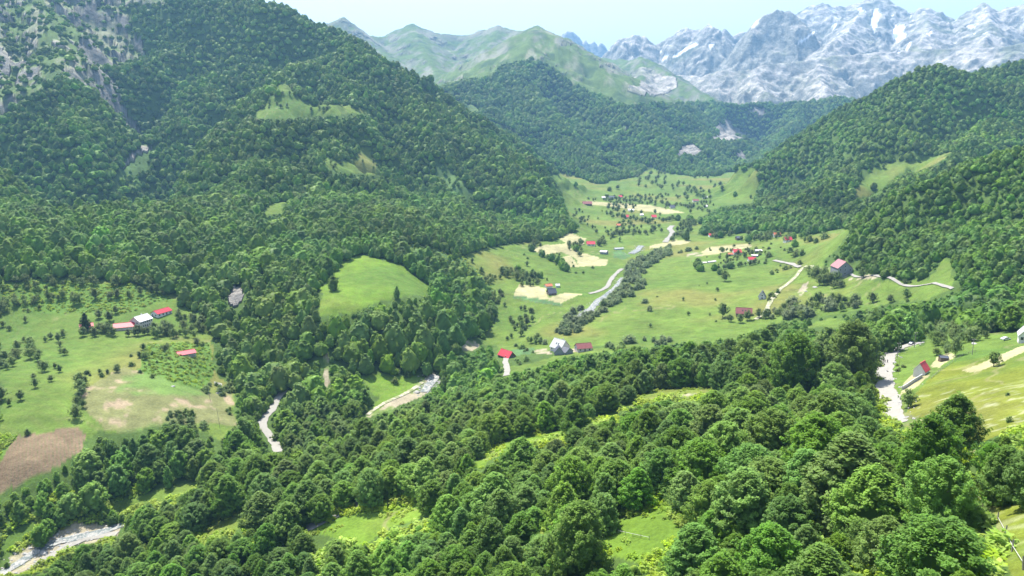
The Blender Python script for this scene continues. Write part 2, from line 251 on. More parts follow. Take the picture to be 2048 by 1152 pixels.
# ------------------------------------------------------------------ land cover: where the photo shows open ground, traced and laid on the terrain
FLOOR, MEADOW, BRIGHT, BRACKEN, HAY, SOIL, PATCHY, DIRT, ROCK, SCREE, ALP, SNOW, CROP, SHRUBBY, FLOWER, BOULDER, WOOD = range(17)
OPEN = [  # class, nearest and farthest range, outline in the photograph
 (MEADOW,250,800,[(0,562),(60,570),(130,560),(220,562),(300,572),(350,592),(352,612),(400,628),(432,690),(430,740),(468,775),(468,850),(440,880),(380,850),(330,845),(250,872),(200,865),(160,905),(60,965),(0,985)]),
 (BRACKEN,250,800,[(60,560),(300,570),(345,600),(270,625),(60,625),(0,600),(0,575)]),
 (BRACKEN,250,560,[(290,690),(425,680),(432,735),(400,830),(320,800),(280,745)]),
 (PATCHY,250,500,[(170,775),(250,735),(330,760),(420,790),(465,785),(462,850),(400,845),(330,845),(250,870),(205,860),(175,830)]),
 (SOIL,240,450,[(-60,960),(-20,935),(0,925),(30,875),(155,852),(172,872),(160,905),(60,962),(0,985)]),
 (BRACKEN,240,450,[(0,868),(32,872),(0,920)]),
 (MEADOW,200,430,[(225,1003),(300,985),(395,962),(385,985),(300,1005),(255,1025),(228,1018)]),
 (BRIGHT,150,330,[(395,1062),(440,1045),(515,1012),(520,1045),(440,1068),(400,1075)]),
 (BRIGHT,120,300,[(600,1050),(660,1045),(700,1030),(780,1020),(850,1003),(858,1030),(770,1060),(715,1095),(690,1080),(610,1062)]),
 (BRIGHT,90,230,[(1190,1092),(1225,1045),(1290,1030),(1340,1000),(1370,988),(1368,1040),(1350,1080),(1330,1105),(1290,1128),(1210,1110)]),
 (BRACKEN,80,200,[(1290,1128),(1350,1080),(1370,1100),(1340,1152),(1240,1160)]),
 (BRACKEN,80,200,[(1480,1152),(1500,1120),(1600,1110),(1620,1152)]),
 (DIRT,150,400,[(20,1110),(60,1092),(150,1045),(242,1050),(238,1070),(150,1092),(62,1142),(20,1150)]),
 (MEADOW,150,400,[(0,1088),(40,1048),(75,1040),(60,1070),(0,1115)]),
 (BRIGHT,180,420,[(948,930),(985,890),(1060,868),(1125,858),(1135,872),(1060,893),(1000,912),(958,938)]),
 (BRIGHT,180,460,[(1178,840),(1220,822),(1300,780),(1395,773),(1440,778),(1400,790),(1320,798),(1250,815),(1190,850)]),
 (DIRT,180,460,[(1345,790),(1400,785),(1395,797),(1350,798)]),
 (FLOWER,40,420,[(1805,905),(1812,850),(1818,800),(1860,755),(1905,722),(1975,700),(2048,688),(2200,680),(2300,1300),(2060,1300),(2020,1152),(1990,1050),(1975,1015),(2048,1000),(2120,960),(2100,880),(2020,862),(1965,880),(1938,930),(1925,880),(1870,845),(1830,880)]),
 (PATCHY,150,420,[(1752,765),(1762,715),(1800,688),(1835,690),(1812,730),(1806,780),(1815,850),(1768,850)]),
 (MEADOW,150,420,[(1800,800),(1768,740),(1800,700),(1850,690),(1915,692),(2048,668),(2200,660),(2048,700),(1905,725),(1855,760),(1820,800),(1800,830)]),
 (HAY,150,420,[(1800,790),(1812,760),(1830,745),(1858,750),(1820,785)]),
 (HAY,150,420,[(1870,715),(1900,705),(1912,712),(1880,735),(1862,735)]),
 (HAY,150,420,[(1925,742),(1985,716),(2048,690),(2100,688),(2048,705),(1995,728),(1950,745)]),
 (MEADOW,150,500,[(1860,645),(1950,668),(2048,662),(2048,680),(1900,696),(1850,690)]),
 (BRIGHT,380,520,[(725,755),(742,747),(790,750),(815,745),(842,752),(870,755),(860,775),(800,805),(725,838),(755,800)]),
 (DIRT,380,520,[(800,790),(868,745),(878,757),(850,790),(790,815),(725,840)]),
 (BRIGHT,450,720,[(640,578),(655,555),(690,522),(712,512),(745,514),(800,530),(856,570),(852,592),(775,598),(700,625),(640,632)]),
 (SHRUBBY,600,950,[(800,480),(870,500),(960,520),(1000,570),(1010,640),(990,660),(985,600),(930,545),(820,515)]),
 (MEADOW,900,1500,[(513,222),(540,205),(558,168),(578,165),(585,190),(620,208),(700,212),(742,224),(640,230),(560,236),(515,236)]),
 (MEADOW,700,1300,[(648,312),(680,325),(715,318),(722,294),(738,300),(757,340),(745,350),(700,345),(655,336)]),
 (MEADOW,700,1100,[(528,415),(572,398),(562,425),(532,430)]),
 (SHRUBBY,700,1400,[(865,322),(905,340),(950,385),(945,410),(900,385),(870,350)]),
 (SCREE,800,1400,[(305,262),(312,290),(285,318),(262,330),(240,350),(262,315)]),
 (SHRUBBY,700,1400,[(258,330),(300,295),(310,305),(290,350),(235,372),(222,360)]),
 (SCREE,500,900,[(455,600),(465,570),(480,570),(490,590),(478,615),(460,612)]),
 (DIRT,440,700,[(922,700),(925,678),(950,682),(960,692),(945,702)]),
 (DIRT,300,700,[(648,770),(646,700),(655,700),(660,770)]),
 (ROCK,1300,2600,[(-300,-300),(250,-300),(330,-20),(330,10),(210,12),(160,35),(125,80),(125,150),(60,200),(0,235),(-300,300)]),
 (MEADOW,520,2600,[(1005,745),(985,690),(960,690),(985,650),(1000,620),(985,575),(930,522),(925,512),(965,497),(1030,488),(1100,482),(1150,466),(1163,450),(1140,430),(1128,400),(1120,372),(1100,345),(1130,350),(1165,355),(1190,368),(1240,360),(1275,352),(1296,336),(1330,345),(1380,352),(1430,352),(1475,342),(1510,338),(1512,372),(1505,405),(1440,412),(1410,430),(1395,470),(1480,465),(1560,462),(1620,472),(1690,455),(1698,462),(1670,500),(1640,520),(1645,540),(1700,555),(1780,565),(1860,560),(1885,520),(1900,522),(1908,560),(1905,580),(1850,600),(1760,610),(1700,625),(1640,632),(1560,640),(1480,668),(1400,680),(1300,690),(1210,700),(1130,712),(1060,735)]),
 (MEADOW,700,1500,[(1712,385),(1722,362),(1755,330),(1775,325),(1832,322),(1800,345),(1765,375),(1740,392),(1715,395)]),
 (MEADOW,900,1500,[(1815,330),(1865,312),(1905,303),(1880,322),(1830,345)]),
 (MEADOW,400,700,[(1610,655),(1660,634),(1720,648),(1700,655)]),
 (HAY,600,1300,[(1118,478),(1140,465),(1172,478),(1165,490),(1135,488)]),
 (HAY,600,1300,[(1065,498),(1095,488),(1125,503),(1105,508),(1080,510)]),
 (HAY,600,1300,[(1100,490),(1135,486),(1145,500),(1200,515),(1190,530),(1160,520),(1120,502)]),
 (HAY,600,1300,[(1112,517),(1140,511),(1160,533),(1130,535)]),
 (HAY,600,1300,[(1148,512),(1190,515),(1215,520),(1215,531),(1160,533)]),
 (HAY,500,1000,[(1028,585),(1040,568),(1090,575),(1100,598),(1060,600),(1030,592)]),
 (HAY,500,1000,[(1100,594),(1130,585),(1165,588),(1140,598),(1120,608),(1095,605)]),
 (CROP,500,1000,[(1030,590),(1080,598),(1128,608),(1122,612),(1070,604),(1026,594)]),
 (CROP,600,1200,[(1225,503),(1240,500),(1262,512),(1245,520),(1228,515)]),
 (HAY,700,1400,[(1298,492),(1350,480),(1385,482),(1370,488),(1300,497)]),
 (HAY,700,1400,[(1398,505),(1420,494),(1470,490),(1500,487),(1505,494),(1450,505),(1405,512)]),
 (DIRT,700,1400,[(1372,512),(1380,503),(1405,505),(1405,512),(1385,515)]),
 (HAY,900,1800,[(1170,402),(1300,410),(1370,425),(1330,428),(1240,415),(1175,408)]),
 (DIRT,550,900,[(1595,588),(1605,570),(1618,563),(1612,580),(1602,592)]),
 (DIRT,550,900,[(1647,543),(1658,535),(1670,536),(1665,546),(1700,552),(1770,548),(1765,556),(1700,560),(1660,552)]),
 (DIRT,400,650,[(1060,702),(1090,697),(1105,708),(1075,708)]),
 (DIRT,430,650,[(1140,698),(1160,696),(1160,703),(1140,704)]),
 (CROP,400,650,[(1022,700),(1068,695),(1070,706),(1025,712)]),
]
UNDER = [(1000,735),(1060,728),(1130,705),(1300,682),(1480,660),(1560,632),(1560,660),(1480,700),(1300,725),(1130,750),(1060,770),(1010,765)]
FOREST_B = [(840,205),(868,182),(900,172),(925,165),(955,160),(985,158),(1000,136),(1025,128),(1062,120),(1095,130),(1130,160),(1180,185),(1235,205),(1275,235),(1310,275),(1375,345),(1330,352),(1180,372),(1080,350),(900,260)]
FOREST_H = [(1235,205),(1260,214),(1300,207),(1420,206),(1560,207),(1720,200),(1760,230),(1700,260),(1520,360),(1370,350),(1310,275),(1275,235)]
OUTCROP = [(1262,178),(1275,150),(1295,135),(1325,150),(1352,168),(1330,185),(1300,190),(1290,205),(1268,200)]
LEDGE = [(1240,188),(1300,190),(1400,186),(1425,204),(1300,207),(1250,210)]
BARE_B = [[(905,195),(925,188),(918,200)],[(930,212),(945,208),(960,222),(955,230),(935,222)],[(1000,140),(1010,128),(1060,108),(1090,112),(1010,126)],[(1243,255),(1252,245),(1255,262),(1248,268)]]
BARE_H = [[(1425,285),(1435,258),(1455,238),(1475,255),(1490,268),(1485,285)],[(1345,318),(1365,292),(1390,288),(1405,300),(1390,318)],[(1505,222),(1520,215),(1530,226),(1515,232)],[(1468,300),(1485,305),(1495,320),(1480,322)]]
SNOWS = [[(1740,45),(1748,18),(1758,16),(1762,28),(1755,45),(1750,65),(1745,60)],[(1782,70),(1790,50),(1812,46),(1808,62),(1815,74),(1795,84),(1786,78)],[(1712,16),(1722,14),(1732,24),(1718,22)],[(1345,112),(1365,98),(1392,84),(1398,88),(1370,104),(1350,116)],[(1320,120),(1332,108),(1342,106),(1328,122)],[(1322,95),(1324,105),(1318,108)],[(1592,85),(1615,70),(1628,60),(1630,66),(1612,80),(1598,88)],[(1660,52),(1672,45),(1676,52),(1664,58)],[(1930,52),(1948,48),(1952,56),(1938,57)],[(1780,30),(1788,28),(1786,34)],[(1810,100),(1820,80),(1824,86),(1815,102)],[(1850,68),(1865,58),(1860,72)],[(1945,65),(1952,66),(1948,71)],[(1415,88),(1428,86),(1432,90),(1420,94)],[(1818,28),(1825,30),(1820,36)],[(1965,68),(1975,62),(1972,68)],[(1795,100),(1800,104),(1796,108)]]
def cover(x, y, h, lay, trees=False):
    """land cover class of terrain points"""
    r = np.hypot(x, y); u, v = project(x, y, h)
    sc_ = np.clip(90 / r, .01, .6) * 14
    u = u + perlin(x / 9, y / 9, 71) * sc_ * 1.2; v = v + perlin(x / 9, y / 9, 72) * sc_ * .6
    k2 = np.clip(300 / r, .36, 1.2) * 16
    ub = u + (perlin(x / 22, y / 22, 73) + .8 * perlin(x / 65, y / 65, 83) + .5 * perlin(x / 7, y / 7, 75)) * k2; vb = v + (perlin(x / 22, y / 22, 74) + .8 * perlin(x / 65, y / 65, 84) + .5 * perlin(x / 7, y / 7, 76)) * k2 * .4
    c = np.full(x.shape, FLOOR)
    c[r > 1150] = FLOOR
    L = lambda k: lay == LAYERS.index(k)
    far = r > 2300
    c[far] = ALP
    c[L('C') | L('G')] = ALP
    c[L('E') | L('D')] = ROCK
    c[L('B')] = ALP; m = (L('B') | ((lay == 0) & (r > 1700) & (u < 1380))) & in_poly(u, v, FOREST_B); c[m] = WOOD
    q = (r > 2200) & (L('C') | L('G') | L('B') | (lay == 0)); c[q & in_poly(u, v, FOREST_H)] = WOOD; c[q & L('C') & in_poly(u, v, FOREST_B)] = WOOD; c[(r > 2500) & ~L('E') & in_poly(u + 26 * fbm(x, y, 170, 3, 78), v + 12 * fbm(x, y, 170, 3, 79), OUTCROP)] = ROCK
    for p in BARE_B: c[m & in_poly(u, v, p)] = ALP
    c[L('R')] = ROCK
    m = L('H') | ((lay == 0) & (r > 2300) & (u > 1280)) | (L('B') & (u > 1260) & (v > 215)); c[m] = WOOD
    uu = u + 16 * fbm(x, y, 120, 3, 81); vv = v + 9 * fbm(x, y, 120, 3, 82)
    for p in BARE_H: c[(r > 2200) & in_poly(uu, vv, p)] = SCREE
    c[(r > 2500) & ~L('E') & in_poly(uu, vv, LEDGE)] = ALP
    c[L('K') | L('L')] = FLOOR
    c[L('A') | L('N') | L('M')] = FLOOR
    c[(c == FLOOR) & (r > 380) & (r < 620) & in_poly(u, v, UNDER)] = MEADOW if not trees else FLOOR
    for k, r0, r1, p in OPEN:
        m = (r > r0) & (r < r1)
        if k == ROCK: m &= (L('R') | L('N') | L('A'))
        soft = k in (BRACKEN, SHRUBBY, PATCHY, SCREE) or (k in (MEADOW, BRIGHT) and r0 >= 250)
        if m.any(): c[m & (in_poly(ub, vb, p) if soft else in_poly(u, v, p))] = k
    m = L('E')
    for p in SNOWS: c[m & in_poly(u, v, p)] = SNOW
    m = (c == ROCK) & ~L('D') & (r < 2800)
    if m.any():
        g = fbm(x[m], y[m], 160, 4, 77)
        cc = c[m]; cc[g > -0.28] = ALP; c[m] = cc
    return c
COL = {FLOOR:(.070,.120,.026), WOOD:(.035,.065,.020), MEADOW:(.112,.178,.030), BRIGHT:(.120,.205,.024), BRACKEN:(.095,.175,.030), HAY:(.34,.32,.17), SOIL:(.19,.135,.085), PATCHY:(.17,.18,.07), DIRT:(.34,.30,.21), ROCK:(.50,.475,.43), SCREE:(.36,.34,.31), ALP:(.095,.150,.042), SNOW:(.82,.84,.86), CROP:(.085,.17,.06), SHRUBBY:(.085,.15,.045), FLOWER:(.150,.180,.022), BOULDER:(.4,.4,.38)}
# ------------------------------------------------------------------ helpers for objects
def tag(o, label=None, cat=None, group=None, kind=None):
    if label: o['label'] = label
    if cat: o['category'] = cat
    if group: o['group'] = group
    if kind: o['kind'] = kind
    return o
def link(o, parent=None):
    sc.collection.objects.link(o)
    if parent is not None: o.parent = parent
    return o
def mesh_np(name, V, F, mats=(), mat_idx=None, smooth=False, attrs=None, smooth_arr=None):
    """V (n,3), F (m,k) arrays"""
    me = bpy.data.meshes.new(name)
    F = np.asarray(F, np.int32); k = F.shape[1]
    me.vertices.add(len(V)); me.vertices.foreach_set('co', np.asarray(V, np.float32).ravel())
    me.loops.add(F.size); me.loops.foreach_set('vertex_index', F.ravel())
    me.polygons.add(len(F)); me.polygons.foreach_set('loop_start', np.arange(0, F.size, k, dtype=np.int32))
    for m in mats: me.materials.append(m)
    if mat_idx is not None: me.polygons.foreach_set('material_index', np.asarray(mat_idx, np.int32))
    me.polygons.foreach_set('use_smooth', np.full(len(F), smooth) if smooth_arr is None else smooth_arr)
    if attrs:
        for n_, (ty, data) in attrs.items():
            a = me.attributes.new(n_, ty, 'POINT')
            a.data.foreach_set('color' if ty == 'FLOAT_COLOR' else 'value', np.asarray(data, np.float32).ravel())
    me.update(calc_edges=True)
    return me
def node_mat(name):
    m = bpy.data.materials.new(name); m.use_nodes = True
    nt = m.node_tree; b = nt.nodes['Principled BSDF']
    return m, nt, b
class NT:
    """tiny node builder"""
    def __init__(s, nt): s.nt = nt
    def n(s, t, **k):
        o = s.nt.nodes.new(t)
        for a, v in k.items(): setattr(o, a, v)
        return o
    def l(s, a, b): s.nt.links.new(a, b)
    def noise(s, vec, scale, detail=4, rough=.55, typ=None):
        o = s.n('ShaderNodeTexNoise'); s.l(vec, o.inputs['Vector']); o.inputs['Scale'].default_value = scale
        o.inputs['Detail'].default_value = detail; o.inputs['Roughness'].default_value = rough; return o.outputs[0]
    def ramp(s, f, a, b, c0=(0,0,0,1), c1=(1,1,1,1)):
        o = s.n('ShaderNodeValToRGB'); s.l(f, o.inputs[0]); e = o.color_ramp.elements
        e[0].position = a; e[1].position = b; e[0].color = c0; e[1].color = c1; return o.outputs[0]
    def math(s, op, a, b=None, clamp=False):
        o = s.n('ShaderNodeMath', operation=op); o.use_clamp = clamp
        for i, q in enumerate((a, b)):
            if q is None: continue
            if isinstance(q, (int, float)): o.inputs[i].default_value = q
            else: s.l(q, o.inputs[i])
        return o.outputs[0]
    def mix(s, f, a, b, blend='MIX'):
        o = s.n('ShaderNodeMix', data_type='RGBA', blend_type=blend)
        for i, q in ((0, f), (6, a), (7, b)):
            if isinstance(q, (int, float)): o.inputs[i].default_value = q
            elif isinstance(q, tuple): o.inputs[i].default_value = (*q, 1) if len(q) == 3 else q
            else: s.l(q, o.inputs[i])
        return o.outputs[2]
# ------------------------------------------------------------------ terrain mesh
def build_terrain():
    th = np.concatenate([np.linspace(-100, -43, 40)[:-1], np.linspace(-43, 43, 1000), np.linspace(43, 100, 40)[1:]])
    rr = np.concatenate([np.exp(np.linspace(math.log(22), math.log(700), 500)), np.exp(np.linspace(math.log(700), math.log(3400), 260))[1:], np.exp(np.linspace(math.log(3400), math.log(7200), 330))[1:], np.exp(np.linspace(math.log(7200), math.log(9500), 130))[1:], np.exp(np.linspace(math.log(9500), math.log(14000), 14))[1:]])
    T, Q = np.meshgrid(np.radians(th), rr)
    x = np.sin(T) * Q; y = np.cos(T) * Q
    h, lay = height(x, y, True)
    u, v = project(x, y, h)
    c = cover(x.ravel(), y.ravel(), h.ravel(), lay.ravel()).reshape(x.shape)
    # slope, for rock on steep alpine ground
    gy = np.gradient(h, axis=0) / np.gradient(Q, axis=0); gx = np.gradient(h, axis=1) / (Q * np.gradient(T, axis=1))
    slope = np.hypot(gx, gy)
    n1 = fbm(x, y, 45, 4, 31); n2 = fbm(x, y, 12, 3, 32); n3 = fbm(x, y, 140, 4, 33); n4 = fbm(x, y, 4, 2, 34)
    # small relief of the cover itself
    h = h + np.where(c == BRACKEN, .35 * n4 + .25 * np.abs(n2), 0) + np.where((c == SHRUBBY), .8 * n2, 0)
    table = np.array([COL[i] for i in range(17) if i in COL] if False else [COL.get(i, (.1, .1, .1)) for i in range(17)])
    col = table[c]
    k = (1 + .22 * n1 + .15 * n2)[..., None]
    col = col * np.clip(k, .5, 1.6)
    def mixc(mask, c1, f):
        nonlocal col
        f = (np.clip(f, 0, 1) * mask)[..., None]; col = col * (1 - f) + np.array(c1) * f
    grass = (c == MEADOW) | (c == BRIGHT) | (c == FLOWER)
    mixc(grass, (.19, .18, .05), sstep(.05, .7, n3) * .75)             # drier, yellower ground
    mixc(grass, (.065, .13, .022), sstep(.1, .6, -n3 + .4 * n1) * .6)   # lush hollows
    mixc(c == FLOWER, (.42, .42, .30), sstep(.2, .7, n4 + .4 * n2 + .4 * n1) * .5 * sstep(-.2, .5, n3 + .2))
    mow = np.sin((x * .42 + y * .9 + 6 * n1) * .9); mixc(grass & (Q > 400), (.15, .17, .05), sstep(.2, 1, mow) * .28)
    path = np.abs(fbm(x, y, 70, 3, 51)); mixc(grass, (.24, .22, .11), sstep(.03, .008, path) * .5 * sstep(0, .3, fbm(x, y, 160, 2, 52)))
    mixc(c == PATCHY, (.36, .27, .19), sstep(.22, .6, .8 * n2 + .6 * n1 + .3 * n4) * .8)
    mixc(c == PATCHY, (.13, .21, .05), sstep(.05, .4, -n1))
    mixc(c == DIRT, (.14, .20, .05), sstep(.0, .5, n2 + n1))
    row = np.sin((x * .86 + y * .5) * 4.2)
    mixc(c == SOIL, (.09, .15, .05), sstep(.2, 1, row) * .28 * (1 + n1) + .35 * sstep(.1, .6, n3 + .5 * n1))
    mixc(c == CROP, (.12, .12, .07), sstep(.2, 1, np.sin((x * .5 + y * .86) * 2.6)) * .4)
    alp = c == ALP
    streak = fbm(np.arctan2(x, y) * 900, Q * .12, 22, 4, 36)
    mixc(alp, (.34, .32, .25), sstep(.15, .6, streak + .6 * (slope - .6)) * .55)
    mixc(alp, (.045, .085, .03), sstep(.30, .6, fbm(x, y, 110, 4, 37) + .25 * n3) * .8)
    mixc(alp & (slope > .95), (.30, .29, .27), sstep(.95, 1.5, slope))
    rock = c == ROCK
    rn = fbm(x, y, 260, 5, 38)
    mixc(rock & (Q < 8000), (.10, .14, .05), sstep(.0, .45, rn - .6 * (slope - .55) + .3 * fbm(x, y, 60, 3, 39)) * .62 * (Q > 2800))
    mixc(rock, (.66, .63, .57), sstep(.1, .6, fbm(x, y, 90, 4, 40)) * .5)
    mixc(rock & (Q < 2800), (.24, .24, .215), .75 + 0 * n1)
    mixc(rock & (Q > 3000), (.13, .16, .12), sstep(.75, 1.25, slope + .25 * rn) * .45)  # far steep faces darker and greener: shade painted in with the plant cover
    mixc(alp & (Q > 3000), (.22, .22, .19), sstep(.5, .85, slope + .4 * streak) * .6)
    mixc(rock & (Q > 3000) & (h > 700), (.82, .84, .86), sstep(.52, .60, fbm(x, y, 120, 3, 41) - .3 * (slope - .5)) )
    V = np.stack([x, y, h + CAMZ], -1).reshape(-1, 3)
    nr, nt_ = x.shape
    i = np.arange(nr - 1)[:, None] * nt_ + np.arange(nt_ - 1)[None, :]
    F = np.stack([i, i + 1, i + nt_ + 1, i + nt_], -1).reshape(-1, 4)
    rk = ((c == ROCK) | (c == SCREE)).astype(float) + (c == ALP) * sstep(.9, 1.4, slope)
    gr = (grass | (c == BRACKEN) | (c == PATCHY)).astype(float) + .6 * alp
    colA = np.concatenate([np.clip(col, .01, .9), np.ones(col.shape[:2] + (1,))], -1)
    m, nt, b = node_mat('ground'); N = NT(nt)
    at = N.n('ShaderNodeAttribute', attribute_name='col'); ar = N.n('ShaderNodeAttribute', attribute_name='rock'); ag = N.n('ShaderNodeAttribute', attribute_name='grass')
    geo = N.n('ShaderNodeNewGeometry'); P = geo.outputs['Position']
    f1 = N.noise(P, .9, 5, .7); f2 = N.noise(P, .11, 5, .65); f3 = N.noise(P, .018, 8, .7)
    bri = N.math('ADD', N.math('MULTIPLY', f1, 1.25), N.math('MULTIPLY', f2, 1.1))
    bri = N.math('ADD', bri, -.17)
    colr = N.mix(1.0, at.outputs['Color'], N.n('ShaderNodeCombineColor').outputs[0], 'MULTIPLY')
    cc = nt.nodes[-1]; mixn = [q for q in nt.nodes if q.bl_idname == 'ShaderNodeMix'][-1]
    comb = [q for q in nt.nodes if q.bl_idname == 'ShaderNodeCombineColor'][-1]
    for s_ in range(3): N.l(bri, comb.inputs[s_])
    # rock: fissures
    rk3 = N.ramp(f3, .40, .62, (.45, .47, .5, 1), (1.25, 1.22, 1.18, 1))
    rmix = N.mix(ar.outputs['Fac'], (1, 1, 1), rk3); colr2 = N.mix(1.0, colr, rmix, 'MULTIPLY')
    N.l(colr2, b.inputs['Base Color']); b.inputs['Roughness'].default_value = .95
    b.inputs['Specular IOR Level'].default_value = .15
    bump = N.n('ShaderNodeBump'); bump.inputs['Strength'].default_value = 1.0; bump.inputs['Distance'].default_value = 1.0
    hh = N.math('ADD', N.math('MULTIPLY', N.math('MULTIPLY', f3, ar.outputs['Fac']), 24.0), N.math('MULTIPLY', f1, .35))
    hh = N.math('ADD', hh, N.math('MULTIPLY', f2, 1.2))
    N.l(hh, bump.inputs['Height']); N.l(bump.outputs[0], b.inputs['Normal'])
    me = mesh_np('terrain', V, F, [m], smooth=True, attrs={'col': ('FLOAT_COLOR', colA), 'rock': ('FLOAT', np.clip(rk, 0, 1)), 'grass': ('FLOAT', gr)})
    o = link(bpy.data.objects.new('terrain', me))
    tag(o, 'mountain valley ground of meadows, bare fields, grassy slopes and rocky peaks', 'terrain', kind='structure')
    return o
terrain = build_terrain()
# ------------------------------------------------------------------ foliage and bark
def leaf_material(name, base, var=.42, trans=.29):
    m = bpy.data.materials.new(name); m.use_nodes = True; nt = m.node_tree; N = NT(nt)
    b = nt.nodes['Principled BSDF']; out = nt.nodes['Material Output']
    oi = N.n('ShaderNodeObjectInfo'); at = N.n('ShaderNodeAttribute', attribute_name='tint')
    hs = N.n('ShaderNodeHueSaturation'); hs.inputs['Color'].default_value = (*base, 1)
    # each tree and each spray of leaves has its own green
    st2 = N.noise(oi.outputs['Location'], .005, 2, .6)
    N.l(N.math('ADD', N.math('ADD', N.math('MULTIPLY', oi.outputs['Random'], .026), .491), N.math('MULTIPLY', st2, -.06)), hs.inputs['Hue'])
    N.l(N.math('ADD', N.math('MULTIPLY', N.math('FRACT', N.math('MULTIPLY', oi.outputs['Random'], 7.31)), .2), .93), hs.inputs['Saturation'])
    stand = N.noise(oi.outputs['Location'], .0085, 3, .6)   # stands of lighter and darker trees
    v = N.math('ADD', N.math('MULTIPLY', N.math('FRACT', N.math('MULTIPLY', oi.outputs['Random'], 17.7)), var * 1.3), 1 - var * .55)
    v = N.math('MULTIPLY', v, N.math('ADD', N.math('MULTIPLY', stand, 1.5), .28))
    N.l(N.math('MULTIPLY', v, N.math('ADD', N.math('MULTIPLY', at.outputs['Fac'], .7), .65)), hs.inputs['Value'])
    N.l(hs.outputs[0], b.inputs['Base Color']); b.inputs['Roughness'].default_value = .55; b.inputs['Specular IOR Level'].default_value = .14
    tr = N.n('ShaderNodeBsdfTranslucent'); br = N.n('ShaderNodeHueSaturation'); br.inputs['Value'].default_value = 1.9; br.inputs['Hue'].default_value = .485
    N.l(hs.outputs[0], br.inputs['Color']); N.l(br.outputs[0], tr.inputs['Color'])
    mx = N.n('ShaderNodeMixShader'); mx.inputs[0].default_value = trans
    N.l(b.outputs[0], mx.inputs[1]); N.l(tr.outputs[0], mx.inputs[2]); N.l(mx.outputs[0], out.inputs['Surface'])
    return m
LEAF = leaf_material('beech_leaves', (.102, .226, .042))
LEAF_DARK = leaf_material('dark_leaves', (.045, .105, .026), .3, .25)
LEAF_GREY = leaf_material('willow_leaves', (.16, .23, .105), .3, .25)
LEAF_ORCH = leaf_material('orchard_leaves', (.12, .205, .06), .4, .25)
LEAF_FERN = leaf_material('bracken_leaves', (.20, .34, .05), .3, .35)
BARK, _nt, _b = node_mat('bark'); _N = NT(_nt)
_tc = _N.n('ShaderNodeTexCoord'); _N.l(_N.mix(_N.noise(_tc.outputs['Object'], 6, 4), (.07, .06, .05), (.20, .18, .155)), _b.inputs['Base Color']); _b.inputs['Roughness'].default_value = .9
def tube(p0, p1, r0, r1, n=6):
    p0 = np.array(p0, float); p1 = np.array(p1, float); d = p1 - p0; d /= np.linalg.norm(d) + 1e-9
    a = np.cross(d, [0, 0, 1] if abs(d[2]) < .9 else [1, 0, 0]); a /= np.linalg.norm(a); b = np.cross(d, a)
    t = np.arange(n) * 2 * math.pi / n; c = np.cos(t)[:, None] * a + np.sin(t)[:, None] * b
    V = np.r_[p0 + c * r0, p1 + c * r1]; i = np.arange(n); j = (i + 1) % n
    return V, np.stack([i, j, j + n, i + n], -1)
def join(parts):
    V, F, o = [], [], 0
    for v, f in parts: V.append(v); F.append(f + o); o += len(v)
    return np.concatenate(V), np.concatenate(F)
def env(t, shape):
    """crown half width at height fraction t"""
    p, q = shape
    return (np.sin(np.pi * np.clip(t, 0, 1) ** p)) ** q
